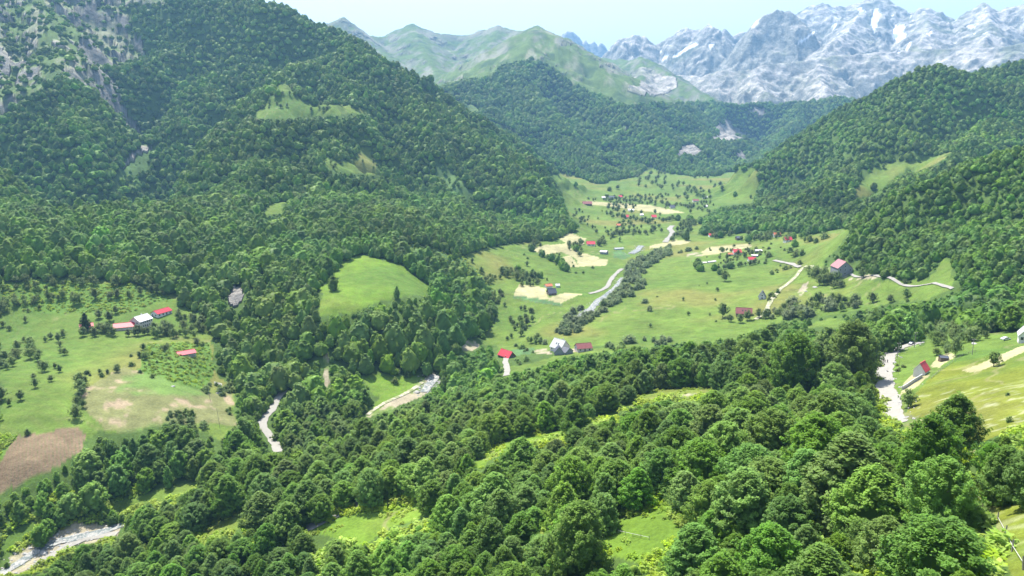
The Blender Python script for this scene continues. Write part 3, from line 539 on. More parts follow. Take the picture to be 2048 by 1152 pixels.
def crown_arrays(rng, H, W, base, clumps, per, leaf, shape=(.72, .62), spray=1.0, core=.62, rw=.6):
    """leaf quads gathered in sprays over a lobed crown; H height, W width, base height of the lowest leaves"""
    az = rng.uniform(0, 2 * math.pi, clumps); t = rng.uniform(.02, .985, clumps) ** .9
    ph = rng.uniform(0, 6.28, 6); lob = 1 + .16 * np.sin(3 * az + ph[0] + 4 * t) + .12 * np.sin(5 * az + ph[1] - 7 * t) + .08 * np.sin(9 * t + ph[2])
    rad = env(t, shape) * W / 2 * lob * rng.uniform(.66, 1.04, clumps)
    z = base + t * (H - base)
    C = np.stack([np.cos(az) * rad, np.sin(az) * rad, z], -1)
    out = np.stack([np.cos(az), np.sin(az), .5 + 1.3 * t], -1); out /= np.linalg.norm(out, axis=1)[:, None]
    side = np.stack([-np.sin(az), np.cos(az), 0 * az], -1); up = np.cross(out, side); up *= np.sign(up[:, 2:3] + 1e-9)
    n = clumps * per; ci = np.repeat(np.arange(clumps), per)
    L = spray * rng.uniform(.7, 1.25, clumps)[ci]
    a = rng.uniform(-1, 1, n); w_ = np.sqrt(np.clip(1.02 - a * a, 0, 1)) * rng.uniform(-1, 1, n); h_ = rng.normal(0, .28, n)
    P = C[ci] + out[ci] * (a * L * .95)[:, None] + side[ci] * (w_ * L * .7)[:, None] + up[ci] * (h_ * L * .8 - .18 * L * np.abs(w_))[:, None]
    zc = base + (H - base) * .38; rad3 = P - np.array([0, 0, zc]); rad3 /= np.array([W, W, (H - base) * 1.05]) ** 2 / 4; rad3 /= np.linalg.norm(rad3, axis=1)[:, None] + 1e-9
    nrm = (up[ci] * 1.0 + out[ci] * .55) * (1 - rw * .6) + rad3 * rw * 1.4 + rng.normal(0, .42 - .14 * rw, (n, 3)); nrm /= np.linalg.norm(nrm, axis=1)[:, None]
    d = out[ci] + rng.normal(0, .6, (n, 3)); d -= (d * nrm).sum(1)[:, None] * nrm; d /= np.linalg.norm(d, axis=1)[:, None] + 1e-9
    s = np.cross(nrm, d); l = leaf * rng.uniform(.7, 1.3, n)[:, None]
    V = np.stack([P - d * l * .6, P + s * l * .34, P + d * l * .6, P - s * l * .34], 1).reshape(-1, 3)
    F = np.arange(4 * n).reshape(-1, 4)
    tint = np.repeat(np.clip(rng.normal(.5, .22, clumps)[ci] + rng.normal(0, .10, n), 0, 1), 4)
    if core:
        nA, nB = (16, 11) if core > .8 else (10, 8); th = np.linspace(0, 2 * math.pi, nA + 1)[:-1]; tt = np.linspace(.03, .985, nB)
        A, B = np.meshgrid(th, tt); rr_ = env(B, shape) * W / 2 * core * (1 + .16 * np.sin(3 * A + ph[0] + 4 * B) + .12 * np.sin(5 * A + ph[1] - 7 * B)) * rng.uniform(.88, 1.08, A.shape)
        Vc = np.stack([np.cos(A) * rr_, np.sin(A) * rr_, base + B * (H - base) * .94], -1).reshape(-1, 3)
        i = np.arange(nB - 1)[:, None] * nA + np.arange(nA)[None]; j = np.arange(nB - 1)[:, None] * nA + (np.arange(nA)[None] + 1) % nA
        Fc = np.stack([i, j, j + nA, i + nA], -1).reshape(-1, 4) + len(V)
        V = np.r_[V, Vc]; F = np.r_[F, Fc]; tint = np.r_[tint, np.full(len(Vc), .02) if core < .8 else np.clip(rng.normal(.42, .16, len(Vc)), 0, 1)]  # small cores get a darker tint: inner crown shade put into the colour
    return V, F, tint
def trunk_arrays(rng, H, W, base, limbs=7):
    r0 = .021 * H; pts = [np.array([0, 0, -1.0])]
    for k in range(1, 6): pts.append(np.array([rng.normal(0, .012 * H * k / 3), rng.normal(0, .012 * H * k / 3), H * .88 * k / 5]))
    parts = [tube(pts[k], pts[k + 1], r0 * (1.15 - k / 5) + .03, r0 * (1.15 - (k + 1) / 5) + .03, 7) for k in range(5)]
    for k in range(limbs):
        f = rng.uniform(.16, .75); q = f * 5; i = int(q); p = pts[i] + (pts[i + 1] - pts[i]) * (q - i)
        a = rng.uniform(0, 6.28); l = W * .40 * (1 - .5 * f); m_ = p + np.array([math.cos(a) * l * .55, math.sin(a) * l * .55, l * .30])
        e = p + np.array([math.cos(a) * l, math.sin(a) * l, l * .8])
        parts.append(tube(p, m_, r0 * .38 * (1 - .5 * f), r0 * .24, 5)); parts.append(tube(m_, e, r0 * .24, .02, 5))
    return join(parts)
def tree_mesh(name, seed, H, W, base, clumps, per, leaf, mat, shape=(.72, .62), spray=1.0, limbs=5, core=.62, rw=.6):
    rng = np.random.default_rng(seed)
    V, F, ti = crown_arrays(rng, H, W, base, clumps, per, leaf, shape, spray, core, rw)
    Vt, Ft = trunk_arrays(rng, H, W, base, limbs)
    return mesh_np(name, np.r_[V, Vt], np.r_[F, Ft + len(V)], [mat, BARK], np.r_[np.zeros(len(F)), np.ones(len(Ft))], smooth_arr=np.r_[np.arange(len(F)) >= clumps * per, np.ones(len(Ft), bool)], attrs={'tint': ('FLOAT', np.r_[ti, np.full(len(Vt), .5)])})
def crown_mesh(name, seed, H, W, base, clumps, per, leaf, mat, shape=(.72, .62), spray=1.0, core=.5):
    V, F, ti = crown_arrays(np.random.default_rng(seed), H, W, base, clumps, per, leaf, shape, spray, core)
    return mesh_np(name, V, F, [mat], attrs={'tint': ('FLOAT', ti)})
def trunk_mesh(name, seed, H, W, base):
    V, F = trunk_arrays(np.random.default_rng(seed), H, W, base, 9)
    return mesh_np(name, V, F, [BARK], smooth=True)
SH = [(.68, .64), (.58, .75), (.76, .56), (.62, .82), (.70, .62), (.55, .85)]
# near trees: height 12 m, width 9 m, scaled when placed
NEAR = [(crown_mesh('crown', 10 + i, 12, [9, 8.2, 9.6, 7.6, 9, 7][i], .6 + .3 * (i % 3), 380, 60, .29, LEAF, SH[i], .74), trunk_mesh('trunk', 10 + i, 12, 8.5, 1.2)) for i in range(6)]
MID = [tree_mesh('tree', 40 + i, 12, [9, 8.2, 9.6, 7.6][i], .5, 130, 24, .70, LEAF, SH[i], 1.05, 5, .66, .75) for i in range(4)]
FAR = [tree_mesh('tree', 60 + i, 12, [9, 8.6, 9.6, 8][i], .4, 60, 10, 1.1, LEAF, [(.62, .5), (.58, .6), (.66, .48), (.6, .7)][i], 1.0, 2, .97, 1.0) for i in range(4)]
VFAR = [tree_mesh('tree', 80 + i, 12, [9.4, 8.6, 10][i], .2, 40, 7, 1.4, LEAF, [(.6, .5), (.58, .58), (.64, .46)][i], 1.0, 0, .98, 1.0) for i in range(3)]
ORCH = [tree_mesh('tree', 100 + i, 6, [5.2, 4.4, 6][i], 1.3, 60, 20, .42, LEAF_ORCH, (.8, .6), .7, 6, .5) for i in range(3)]
WILL = [tree_mesh('shrub', 120 + i, 5, [5.5, 6, 5][i], .1, 60, 18, .5, LEAF_GREY, (.62, .5), .8, 4, .62) for i in range(3)]
BUSH = [tree_mesh('shrub', 140 + i, 2.4, [3, 2.6, 3.4][i], .05, 40, 14, .34, LEAF_ORCH, (.6, .5), .5, 3, .6) for i in range(3)]
DARK = [tree_mesh('tree', 160 + i, 12, [7, 6][i], .4, 130, 22, .6, LEAF_DARK, [(.55, .9), (.5, 1.1)][i], .8, 4, .6) for i in range(2)]
FQ = [crown_arrays(np.random.default_rng(180 + i), .7, 1.9, .05, 22, 9, .36, (.5, .5), .4, 0) for i in range(3)]
FERN = [mesh_np('fern', *(lambda q: (q[0], q[1]))(FQ[i]), [LEAF_FERN], attrs={'tint': ('FLOAT', FQ[i][2])}) for i in range(3)]
# ------------------------------------------------------------------ where trees stand
# tracks and streams: (name, label, half width m, material class, photo points)
ROADS = [
 ('gravel_track', 'pale gravel track curving past the small red roofed hut', 3.1, 'gravel', [(1790,850),(1784,822),(1780,800),(1770,775),(1769,748),(1773,724),(1782,707),(1800,697),(1820,691),(1840,686)], (150, 420)),
 ('gravel_road', 'white gravel road beside the stream among dark trees at left', 2.3, 'gravel', [(556,905),(552,890),(540,872),(527,855),(528,838),(545,818),(553,800),(565,785),(575,770)], (250, 480)),
 ('farm_road', 'short bend of pale road at the edge of the farm meadow', 2.3, 'gravel', [(438,768),(430,765),(428,755),(434,746),(442,742)], (250, 480)),
 ('paved_road', 'short grey paved road stretch between trees and bright clearing', 2.6, 'asphalt', [(612,1058),(640,1045),(665,1033),(690,1022),(720,1008)], (120, 330)),
 ('dirt_path', 'pale dirt path running down from the red roofed cabin', 2.0, 'gravel', [(1013,752),(1014,738),(1011,725),(1013,714),(1018,708)], (380, 600)),
 ('riverside_road', 'pale road along the river bend in the valley meadows', 2.3, 'gravel', [(1178,588),(1200,582),(1215,573),(1222,560),(1232,548),(1244,538)], (500, 1000)),
 ('valley_road', 'narrow pale valley road near the distant hamlet', 4.0, 'gravel', [(1330,485),(1340,474),(1345,466),(1339,458),(1345,452)], (800, 1500)),
 ('meadow_track', 'two rut track crossing the right meadow to the big house', 1.8, 'dirt', [(1510,640),(1530,625),(1540,605),(1560,580),(1585,560),(1602,540),(1615,534),(1650,541)], (450, 900)),
 ('hillside_lane', 'pale lane from the right hand hamlet towards the big house', 2.2, 'gravel', [(1548,521),(1575,527),(1600,535)], (600, 1100)),
 ('forest_lane', 'pale lane running along the wood edge beyond the big house', 1.2, 'gravel', [(1700,548),(1740,552),(1790,562),(1850,570),(1905,578)], (450, 900)),
 ('river_track', 'pale track beside the stony river at lower left', 2.0, 'gravel', [(235,1068),(190,1073),(150,1085),(110,1108),(60,1140)], (150, 400)),
 ('triangle_track', 'sandy double track over the small triangular meadow', 1.4, 'dirt', [(735,830),(770,806),(810,788),(845,765)], (380, 520)),
]
STREAMS = [
 ('stream', 'pale stony stream bed beside the road and willows in the valley', 3.2, [(1180,622),(1192,606),(1215,590),(1236,570),(1246,556)], (500, 1000)),
 ('stream', 'thin glinting stream by the willows below the river bend', 2.2, [(1150,640),(1165,628),(1178,620)], (500, 900)),
 ('stream', 'stony stream emerging from the woods above the triangular meadow', 3.0, [(848,785),(860,768),(872,752)], (380, 560)),
 ('stream', 'bright water reach among willows near the white barn', 4.0, [(1262,508),(1276,500),(1282,492)], (700, 1200)),
 ('stream', 'pale stony stream bed in the lower left corner', 2.0, [(-20,1160),(45,1122),(90,1095),(140,1078),(250,1048)], (150, 400)),
]
# houses: see the builder further down; boxes here keep trees off them
HOUSE_BOX = [(362,695,392,716),(250,628,305,660),(226,645,275,662),(305,612,350,636),(160,650,185,664),(990,690,1025,716),(1095,672,1140,710),(1150,686,1185,702),(1466,612,1505,632),(1510,578,1540,600),(1655,518,1708,552),(1825,715,1865,755),(1175,478,1190,492),(1198,495,1217,508),(1090,565,1120,592),(2022,655,2050,685),(1786,680,1800,722),(1762,700,1780,735)]
def corridor(pts, hw, rr_):
    us = np.array([p[0] for p in pts], float); vs = np.array([p[1] for p in pts], float)
    x, y, z = ground(us, vs, rr_[0], rr_[1]); return np.stack([x, y, z], -1)
ROAD3 = [(n, l, hw, mt, corridor(p, hw, rr_)) for n, l, hw, mt, p, rr_ in ROADS]
STREAM3 = [(n, l, hw, 'water', corridor(p, hw, rr_)) for n, l, hw, p, rr_ in STREAMS]
def near_line(x, y, P, d):
    m = np.zeros(x.shape, bool)
    for i in range(len(P) - 1):
        a = P[i, :2]; b = P[i + 1, :2]; L2 = ((b - a) ** 2).sum() + 1e-6
        t = np.clip(((x - a[0]) * (b[0] - a[0]) + (y - a[1]) * (b[1] - a[1])) / L2, 0, 1)
        m |= np.hypot(x - a[0] - t * (b[0] - a[0]), y - a[1] - t * (b[1] - a[1])) < d
    return m
EXPL = [(1005,1082,118,78),(1122,1078,122,74),(1203,1066,88,64),(1612,1118,80,62),(1998,1010,130,88),(2052,1016,130,95),(1760,1150,130,105),(1880,1156,135,100),(640,985,70,62),(735,905,75,55),(1040,960,90,80),(525,1055,78,72),(1700,770,135,100),(1575,800,140,95),(1905,900,120,90),(1850,1010,190,130),(1470,1120,60,50),(1150,1160,170,125),(1390,1170,130,120)]
_ex = ground([e[0] for e in EXPL], [e[1] for e in EXPL], 60, 420)
_ed = _ex[1] * cp - _ex[2] * sp
EX = (_ex[0], _ex[1], _ex[2], np.array([e[2] for e in EXPL]) * _ed / FPX / math.cos(PITCH) * .95, np.array([e[3] for e in EXPL]) * _ed / FPX)
_road_px = []
for n_, l_, hw, mt, P in ROAD3 + STREAM3:
    for i in range(len(P) - 1):
        a, b = P[i], P[i + 1]; d = np.array([b[1] - a[1], a[0] - b[0]]); d = d / (np.linalg.norm(d) + 1e-9) * hw
        q = [(a[0] - d[0], a[1] - d[1], a[2]), (a[0] + d[0], a[1] + d[1], a[2]), (b[0] + d[0], b[1] + d[1], b[2]), (b[0] - d[0], b[1] - d[1], b[2])]
        _road_px.append((np.hypot(a[0], a[1]), [tuple(float(c) for c in project(*map(np.float64, p))) for p in q]))
def hides_open(x, y, z, H, W):
    """would this tree stand in front of ground, road or house that the photo shows uncovered?"""
    r = np.hypot(x, y); bad = np.zeros(x.shape, bool)
    for f, s in ((.3, 0), (.6, 0), (.8, 0), (.99, 0), (.38, -.5), (.38, .5), (.7, -.42), (.7, .42), (.88, -.2), (.88, .2)):
        u, v = project(x + s * W * y / r, y - s * W * x / r, z + f * H)
        for k, r0, r1, p in OPEN:
            if k in (SHRUBBY, ROCK) or (k == BRACKEN and r0 == 80): continue
            m = (r > r0 * .6) & (r < r1)
            if m.any(): bad |= m & in_poly(u, v, p)
        for rr_, p in _road_px:
            m = (r < rr_ + 6) & (r > rr_ * .4)
            if m.any(): bad |= m & in_poly(u, v, p)
        if f > .3 or True:
            for a, b, c, d in HOUSE_BOX: bad |= (u > a) & (u < c) & (v > b) & (v < d)
    return bad
def jitter_points(x0, x1, y0, y1, sp_, seed):
    rng = np.random.default_rng(seed); X, Y = np.meshgrid(np.arange(x0, x1, sp_), np.arange(y0, y1, sp_ * .87))
    X = X + (np.arange(X.shape[0]) % 2)[:, None] * sp_ / 2
    X = X + rng.uniform(-.38, .38, X.shape) * sp_; Y = Y + rng.uniform(-.38, .38, X.shape) * sp_
    return X.ravel(), Y.ravel()
BIGZ = [[(1370,880),(1500,840),(1700,830),(1930,880),(1935,1010),(1900,1130),(1700,1150),(1560,1110),(1400,1060)]]
TALLZ = [[(1100,740),(1200,700),(1450,680),(1560,655),(1760,625),(1860,640),(1830,690),(1760,760),(1740,830),(1500,800),(1300,790),(1150,780)],[(140,880),(300,880),(540,890),(400,970),(200,1010),(0,1060),(0,975),(60,950)],[(620,640),(720,600),(950,590),(950,690),(860,760),(720,740)]]
SMALLZ = [[(200,1152),(400,1070),(700,1100),(1200,1100),(1200,1300),(100,1300)],[(500,940),(860,800),(1000,770),(1150,800),(960,900),(700,980)]]
def sizes(x, y, z, seed, lay=None):
    rng = np.random.default_rng(seed); n = len(x); u, v = project(x, y, z); r = np.hypot(x, y)
    W = np.clip(7.6 * np.exp(rng.normal(0, .27, n)), 4.2, 14); asp = rng.uniform(1.05, 1.5, n) * np.clip((7.6 / W) ** .25, .8, 1.25)
    big = np.zeros(n, bool); tall = big.copy(); small = big.copy()
    for p in BIGZ: big |= in_poly(u, v, p) & (r < 260)
    for p in TALLZ: tall |= in_poly(u, v, p)
    for p in SMALLZ: small |= in_poly(u, v, p)
    W = np.where(r < 430, W * .88, W); W = np.where(small, W * .78, W); W = np.where(tall, W * 1.12, W); W = np.where(big, W * 1.3, W)
    if lay is not None:
        W = W * np.where(lay == LAYERS.index('L'), .68, np.where(lay == LAYERS.index('M'), .78, np.where(lay == LAYERS.index('K'), .9, np.where(lay == LAYERS.index('A'), 1.02, 1))))
        asp = asp * np.where(lay == 0, 1, .9)
    asp = np.where(tall, asp * 1.18, asp); asp = np.where(r < 430, asp * 1.04, asp); asp = np.where(big, asp * .9, asp)
    return W * asp, W
def frustum(x, y, z, mu=160, mv=140):
    u, v = project(x, y, z); return (u > -mu) & (u < 2048 + mu) & (v > -mv) & (v < 1152 + mv)
def forest_band(r0, r1, sp_, seed, layers=None):
    X, Y = jitter_points(-r1 * .78, r1 * .78, max(-40, r0 * .55), r1, sp_, seed)
    r = np.hypot(X, Y); m = (r >= r0) & (r < r1) & (np.abs(np.arctan2(X, Y)) < R(44)); X = X[m]; Y = Y[m]
    Z, lay = height(X, Y, True)
    m = frustum(X, Y, Z); X, Y, Z, lay = X[m], Y[m], Z[m], lay[m]
    c = cover(X, Y, Z, lay, True)
    rng = np.random.default_rng(seed + 1)
    keep = (c == FLOOR) | (c == WOOD) | ((c == SHRUBBY) & (rng.uniform(size=len(X)) < .3)) | ((c == ALP) & (lay == LAYERS.index('R')) & (rng.uniform(size=len(X)) < .22))
    keep |= ((c == ROCK) & (lay == LAYERS.index('R')) & (rng.uniform(size=len(X)) < .10))
    X, Y, Z, lay, c = X[keep], Y[keep], Z[keep], lay[keep], c[keep]
    H, W = sizes(X, Y, Z, seed + 2, lay)
    sc_ = 1.7 if r0 > 2000 else 1.12 if r0 > 1200 else 1.0; H = H * (1 + (sc_ - 1) * .6); W = W * sc_
    if len(X) < 60000 and r0 < 2000:            # crowns keep their distance: large trees first
        o_ = np.argsort(-W); ok = np.ones(len(X), bool)
        for ii in o_:
            if not ok[ii]: continue
            dd = np.hypot(X - X[ii], Y - Y[ii]); ok &= ~((dd < .36 * (W + W[ii])) & (dd > 0))
        X, Y, Z, lay, c, H, W = X[ok], Y[ok], Z[ok], lay[ok], c[ok], H[ok], W[ok]
        rng = np.random.default_rng(seed + 5)
    q = (c == SHRUBBY); H[q] *= .6; W[q] *= .6
    H = H * np.where((lay == LAYERS.index('R')), .75, 1)
    if r0 < 1600:
        b = hides_open(X, Y, Z, H, W)
        # a smaller tree may still fit
        H2 = np.where(b, H * .45, H); W2 = np.where(b, W * .5, W); b2 = hides_open(X, Y, Z, H2, W2)
        H2 = np.where(b2, H * .22, H2); W2 = np.where(b2, W * .28, W2); b2 = hides_open(X, Y, Z, H2, W2)
        k = ~b2; X, Y, Z, lay, H, W = X[k], Y[k], Z[k], lay[k], H2[k], W2[k]
    return X, Y, Z, lay, H, W
def with_explicit(b):
    X, Y, Z, lay, H, W = b; ok = np.ones(len(X), bool)
    for x, y, z, h, w_ in zip(*EX): ok &= np.hypot(X - x, Y - y) > .40 * (W + w_)
    b = [q[ok] for q in b]
    return [np.concatenate([q, e]) for q, e in zip(b, (EX[0], EX[1], EX[2], np.zeros(len(EX[0]), int), EX[3], EX[4]))]
near = forest_band(38, 430, 4.4, 200)
mid = forest_band(430, 1250, 4.9, 210)
far = forest_band(1250, 2250, 7.8, 220)
vfar = forest_band(2250, 3700, 12.0, 230)
near = with_explicit(near)
def infill(b, r0, r1, sp_, hr, seed):
    # young growth where the wood thins out towards its edges
    X, Y = jitter_points(-r1 * .78, r1 * .78, max(-40, r0 * .55), r1, sp_, seed); r = np.hypot(X, Y)
    m = (r >= r0) & (r < r1) & (np.abs(np.arctan2(X, Y)) < R(40)); X, Y = X[m], Y[m]
    gk = set(); cell = 4.0
    TX, TY, TW = b[0], b[1], b[5]
    for dx in (-1, 0, 1):
        for dy in (-1, 0, 1): gk.update(((TX + dx * TW * .42) // cell * 100003 + (TY + dy * TW * .42) // cell).astype(np.int64).tolist())
    key = (X // cell * 100003 + Y // cell).astype(np.int64); m = ~np.isin(key, np.array(list(gk))); X, Y = X[m], Y[m]
    Z, lay = height(X, Y, True); m = frustum(X, Y, Z, 40, 60); X, Y, Z, lay = X[m], Y[m], Z[m], lay[m]
    c = cover(X, Y, Z, lay, True); m = c == FLOOR; X, Y, Z, lay = X[m], Y[m], Z[m], lay[m]
    rg = np.random.default_rng(seed); H = rg.uniform(*hr, len(X)); W = H * rg.uniform(.75, 1.05, len(X))
    m = ~hides_open(X, Y, Z, H, W)
    return [np.concatenate([q, e[m]]) for q, e in zip(b, (X, Y, Z, lay, H, W))]
near = infill(near, 60, 430, 3.0, (2.6, 6), 301)
mid = infill(mid, 430, 1000, 4.2, (3, 7), 302)
# ------------------------------------------------------------------ individual trees and the woods
def gn_scatter(name, pts, H, W, variants, h0, w0, seed, label, rotz=True):
    """ONE object of countless plants: every point carries one of the variant meshes"""
    n = len(pts); rng = np.random.default_rng(seed)
    me = bpy.data.meshes.new(name); me.vertices.add(n); me.vertices.foreach_set('co', np.asarray(pts, np.float32).ravel())
    def put(k, ty, arr, key='value'):
        a = me.attributes.new(k, ty, 'POINT'); a.data.foreach_set(key, np.ascontiguousarray(arr).ravel())
    sxy = (W / w0); put('size', 'FLOAT_VECTOR', np.stack([sxy * rng.uniform(.9, 1.1, n), sxy * rng.uniform(.9, 1.1, n), H / h0], -1).astype(np.float32), 'vector')
    put('turn', 'FLOAT_VECTOR', np.stack([rng.normal(0, .04, n), rng.normal(0, .04, n), rng.uniform(0, 6.28, n)], -1).astype(np.float32), 'vector')
    put('kind', 'INT', rng.integers(0, len(variants), n).astype(np.int32))
    o = link(bpy.data.objects.new(name, me))
    g = bpy.data.node_groups.new(name, 'GeometryNodeTree')
    g.interface.new_socket('Geometry', in_out='INPUT', socket_type='NodeSocketGeometry'); g.interface.new_socket('Geometry', in_out='OUTPUT', socket_type='NodeSocketGeometry')
    N = NT(g); gi = N.n('NodeGroupInput'); go = N.n('NodeGroupOutput'); ip = N.n('GeometryNodeInstanceOnPoints')
    jn = N.n('GeometryNodeJoinGeometry')
    for ob in variants[::-1]:
        oi = N.n('GeometryNodeObjectInfo', transform_space='ORIGINAL'); oi.inputs['Object'].default_value = ob
        gti = N.n('GeometryNodeGeometryToInstance'); N.l(oi.outputs['Geometry'], gti.inputs[0]); N.l(gti.outputs[0], jn.inputs[0])
    def na(k, ty):
        q = N.n('GeometryNodeInputNamedAttribute', data_type=ty); q.inputs['Name'].default_value = k; return q.outputs['Attribute']
    N.l(gi.outputs[0], ip.inputs['Points']); N.l(jn.outputs[0], ip.inputs['Instance']); ip.inputs['Pick Instance'].default_value = True
    N.l(na('kind', 'INT'), ip.inputs['Instance Index']); N.l(na('turn', 'FLOAT_VECTOR'), ip.inputs['Rotation']); N.l(na('size', 'FLOAT_VECTOR'), ip.inputs['Scale'])
    N.l(ip.outputs[0], go.inputs[0])
    md = o.modifiers.new('scatter', 'NODES'); md.node_group = g
    tag(o, label, None, kind='stuff'); return o
def lift(X, Y, Z): return np.stack([X, Y, Z + CAMZ - .25], -1)
# landmarks in the photo, used to say which tree is which
MARKS = [('the bright clearing at lower right', 1290, 1050), ('the gravel track by the hut', 1775, 780), ('the flowery meadow', 1930, 900), ('the lower right corner', 2000, 1120), ('the bottom edge at right', 1600, 1130), ('the bottom edge in the middle', 1050, 1140), ('the bottom edge at left', 500, 1130),
         ('the short grey road', 665, 1035), ('the long thin clearing', 1050, 890), ('the curved clearing in the spur wood', 1300, 790), ('the ferny clearing beyond the grey road', 780, 1040), ('the small clearing at lower left', 460, 1040), ('the lower left corner', 60, 1120), ('the deep shaded hollow', 1300, 960), ('the big shady beeches', 1560, 950), ('the dark valley wood at left', 250, 930), ('the open spur wood', 850, 900), ('the stream in the corner', 180, 1070)]
NUM = ['first', 'second', 'third', 'fourth', 'fifth', 'sixth', 'seventh', 'eighth', 'ninth', 'tenth', 'eleventh', 'twelfth', 'thirteenth', 'fourteenth', 'fifteenth', 'sixteenth', 'seventeenth', 'eighteenth', 'nineteenth', 'twentieth']
def ordinal(i): return NUM[i] if i < 20 else ['twenty', 'thirty', 'forty', 'fifty', 'sixty', 'seventy', 'eighty', 'ninety'][(i + 1) // 10 - 2] + ('' if (i + 1) % 10 == 0 else '-' + NUM[(i + 1) % 10 - 1]) if i < 99 else str(i + 1) + 'th'
def where_label(items, marks, noun):
    """items: (obj, u, v, size word); label each by its nearest landmark and its order there"""
    cells = {}
    for it in items:
        o, u, v, s = it
        k = min(range(len(marks)), key=lambda i: (marks[i][1] - u) ** 2 + 1.6 * (marks[i][2] - v) ** 2)
        du, dv = u - marks[k][1], v - marks[k][2]
        w = ('right of' if du > 0 else 'left of') if abs(du) > 1.2 * abs(dv) else ('below' if dv > 0 else 'above')
        cells.setdefault((k, w, s), []).append(it)
    for (k, w, s), L in cells.items():
        L.sort(key=lambda q: q[1])
        for i, (o, u, v, _) in enumerate(L):
            lab = '%s %s %s %s' % (s, noun, w, marks[k][0])
            if len(L) > 1: lab += ', %s from left' % (ordinal(i) if i or len(L) > 1 else '')
            o['label'] = lab
X, Y, Z, lay, H, W = near
r3 = np.sqrt(X ** 2 + Y ** 2 + Z ** 2); u, v = project(X, Y, Z + H * .5)
inview = (u > -20) & (u < 2068) & (v > 0) & (v < 1185)
score = np.where(inview, W / r3, 0); order = np.argsort(-score)[:285]
indiv = np.zeros(len(X), bool); indiv[order] = True
rng = random.Random(5); items = []; first = {}
for j in order:
    k = rng.randrange(6); cm, tm = NEAR[k]; w0 = [9, 8.2, 9.6, 7.6, 9, 7][k]
    if k not in first:
        root = bpy.data.objects.new('beech_tree', None); c = bpy.data.objects.new('crown', cm); t = bpy.data.objects.new('trunk', tm)
        first[k] = (root, c, t)
    else:
        root, c, t = (q.copy() for q in first[k])
    link(root); link(c, root); link(t, root)
    root.location = (X[j], Y[j], Z[j] + CAMZ - .25); root.rotation_euler = (rng.gauss(0, .04), rng.gauss(0, .04), rng.uniform(0, 6.28))
    s = W[j] / w0; root.scale = (s, s * rng.uniform(.92, 1.08), H[j] / 12)
    tag(root, 'x', 'tree', 'leafy beech trees of the foreground woods')
    ratio = H[j] / W[j]
    items.append((root, u[j], v[j], 'tall slender' if ratio > 1.55 else ('big broad' if W[j] > 10 else ('small' if W[j] < 5.6 else 'leafy'))))
where_label(items, MARKS, 'beech')
# ---- source trees that stand alone in the meadows (whole trees, too small in the photo to show parts)
LONE = []
def lone(name, label, mesh, u_, vb, hpx, wpx, cat='tree', group=None, rr_=(60, 3000), tilt=0, h0=12, w0=9, part=False):
    x, y, z = ground([u_], [vb], *rr_); x, y, z = float(x[0]), float(y[0]), float(z[0])
    d = y * cp - z * sp; hh = hpx * d / FPX / math.cos(PITCH) ; ww = wpx * d / FPX
    o = bpy.data.objects.new(name, mesh); link(o); o.location = (x, y, z + CAMZ - .1)
    o.rotation_euler = (0, 0, rng.uniform(0, 6.28)); o.scale = (ww / w0, ww / w0, hh / h0)
    tag(o, label, cat, group); LONE.append(o); return o
S = {}
S['mid0'] = lone('broadleaf_tree', 'single round tree standing on the bright meadow above the dark wood', MID[0], 667, 581, 28, 22, rr_=(300, 900))
S['mid1'] = lone('broadleaf_tree', 'lone dense tree at the left edge of the bright sunny meadow', MID[1], 658, 557, 44, 30, rr_=(300, 900))
S['mid2'] = lone('broadleaf_tree', 'squat dark tree in the bare gravelly ground near the left corner stream', MID[2], 82, 1092, 42, 32, rr_=(100, 400))
S['mid3'] = lone('broadleaf_tree', 'narrow tree beside its twin at the right end of the bright meadow', MID[3], 794, 598, 26, 15, rr_=(300, 900))
for i, (a, b_, c_, d_, l_) in enumerate([(1366,487,0,0,''),(1180,362,0,0,''),(574,190,0,0,''),(1222,403,0,0,'')]): pass
S['far0'] = lone('broadleaf_tree', 'round dark tree at the top of the high mountain clearing', FAR[0], 556, 192, 14, 13, rr_=(700, 1900))
S['far1'] = lone('broadleaf_tree', 'lone dark tree in the small meadow between the two left hills', FAR[1], 1151, 373, 10, 9, rr_=(900, 2600))
S['far2'] = lone('broadleaf_tree', 'dark round tree low in the sloping clearing on the right hill', FAR[2], 1747, 380, 16, 12, rr_=(600, 1700))
S['far3'] = lone('broadleaf_tree', 'dark tree by the pale hay field and valley road', FAR[3], 1373, 481, 22, 14, rr_=(700, 1600))
S['vf0'] = lone('broadleaf_tree', 'tiny dark tree highest on the distant green valley head meadow', VFAR[0], 1302, 348, 8, 6, rr_=(1500, 3500))
S['vf1'] = lone('broadleaf_tree', 'tiny dark tree on the far right valley meadow slope', VFAR[1], 1470, 392, 10, 9, rr_=(1000, 3500))
S['vf2'] = lone('broadleaf_tree', 'tiny dark tree at the left of the far valley floor', VFAR[2], 1219, 382, 9, 8, rr_=(1000, 3500))
S['or0'] = lone('orchard_tree', 'small round tree alone on the flowery right meadow', ORCH[0], 1987, 733, 30, 27, rr_=(60, 420), h0=6, w0=5.2)
S['or1'] = lone('orchard_tree', 'dark tree with visible trunk below the grey wall by the track', ORCH[1], 1816, 815, 36, 32, rr_=(60, 420), h0=6, w0=4.6)
S['or2'] = lone('orchard_tree', 'thin leaning bare topped tree beside the vegetable plot fence', ORCH[2], 1910, 712, 38, 26, rr_=(60, 420), h0=6, w0=6)
S['wi'] = [lone('willow_shrub', l_, WILL[i], a, b_, c_, d_, 'shrub', rr_=(300, 1300), h0=5, w0=5.5) for i, (a, b_, c_, d_, l_) in enumerate([(1258,686,17,26,'pale silvery shrub on the valley meadow right of the white gabled house'),(1290,606,9,14,'small pale bush on the green meadow right of the stream'),(1299,622,12,12,'pale bush lower on the green meadow right of the stream')])]
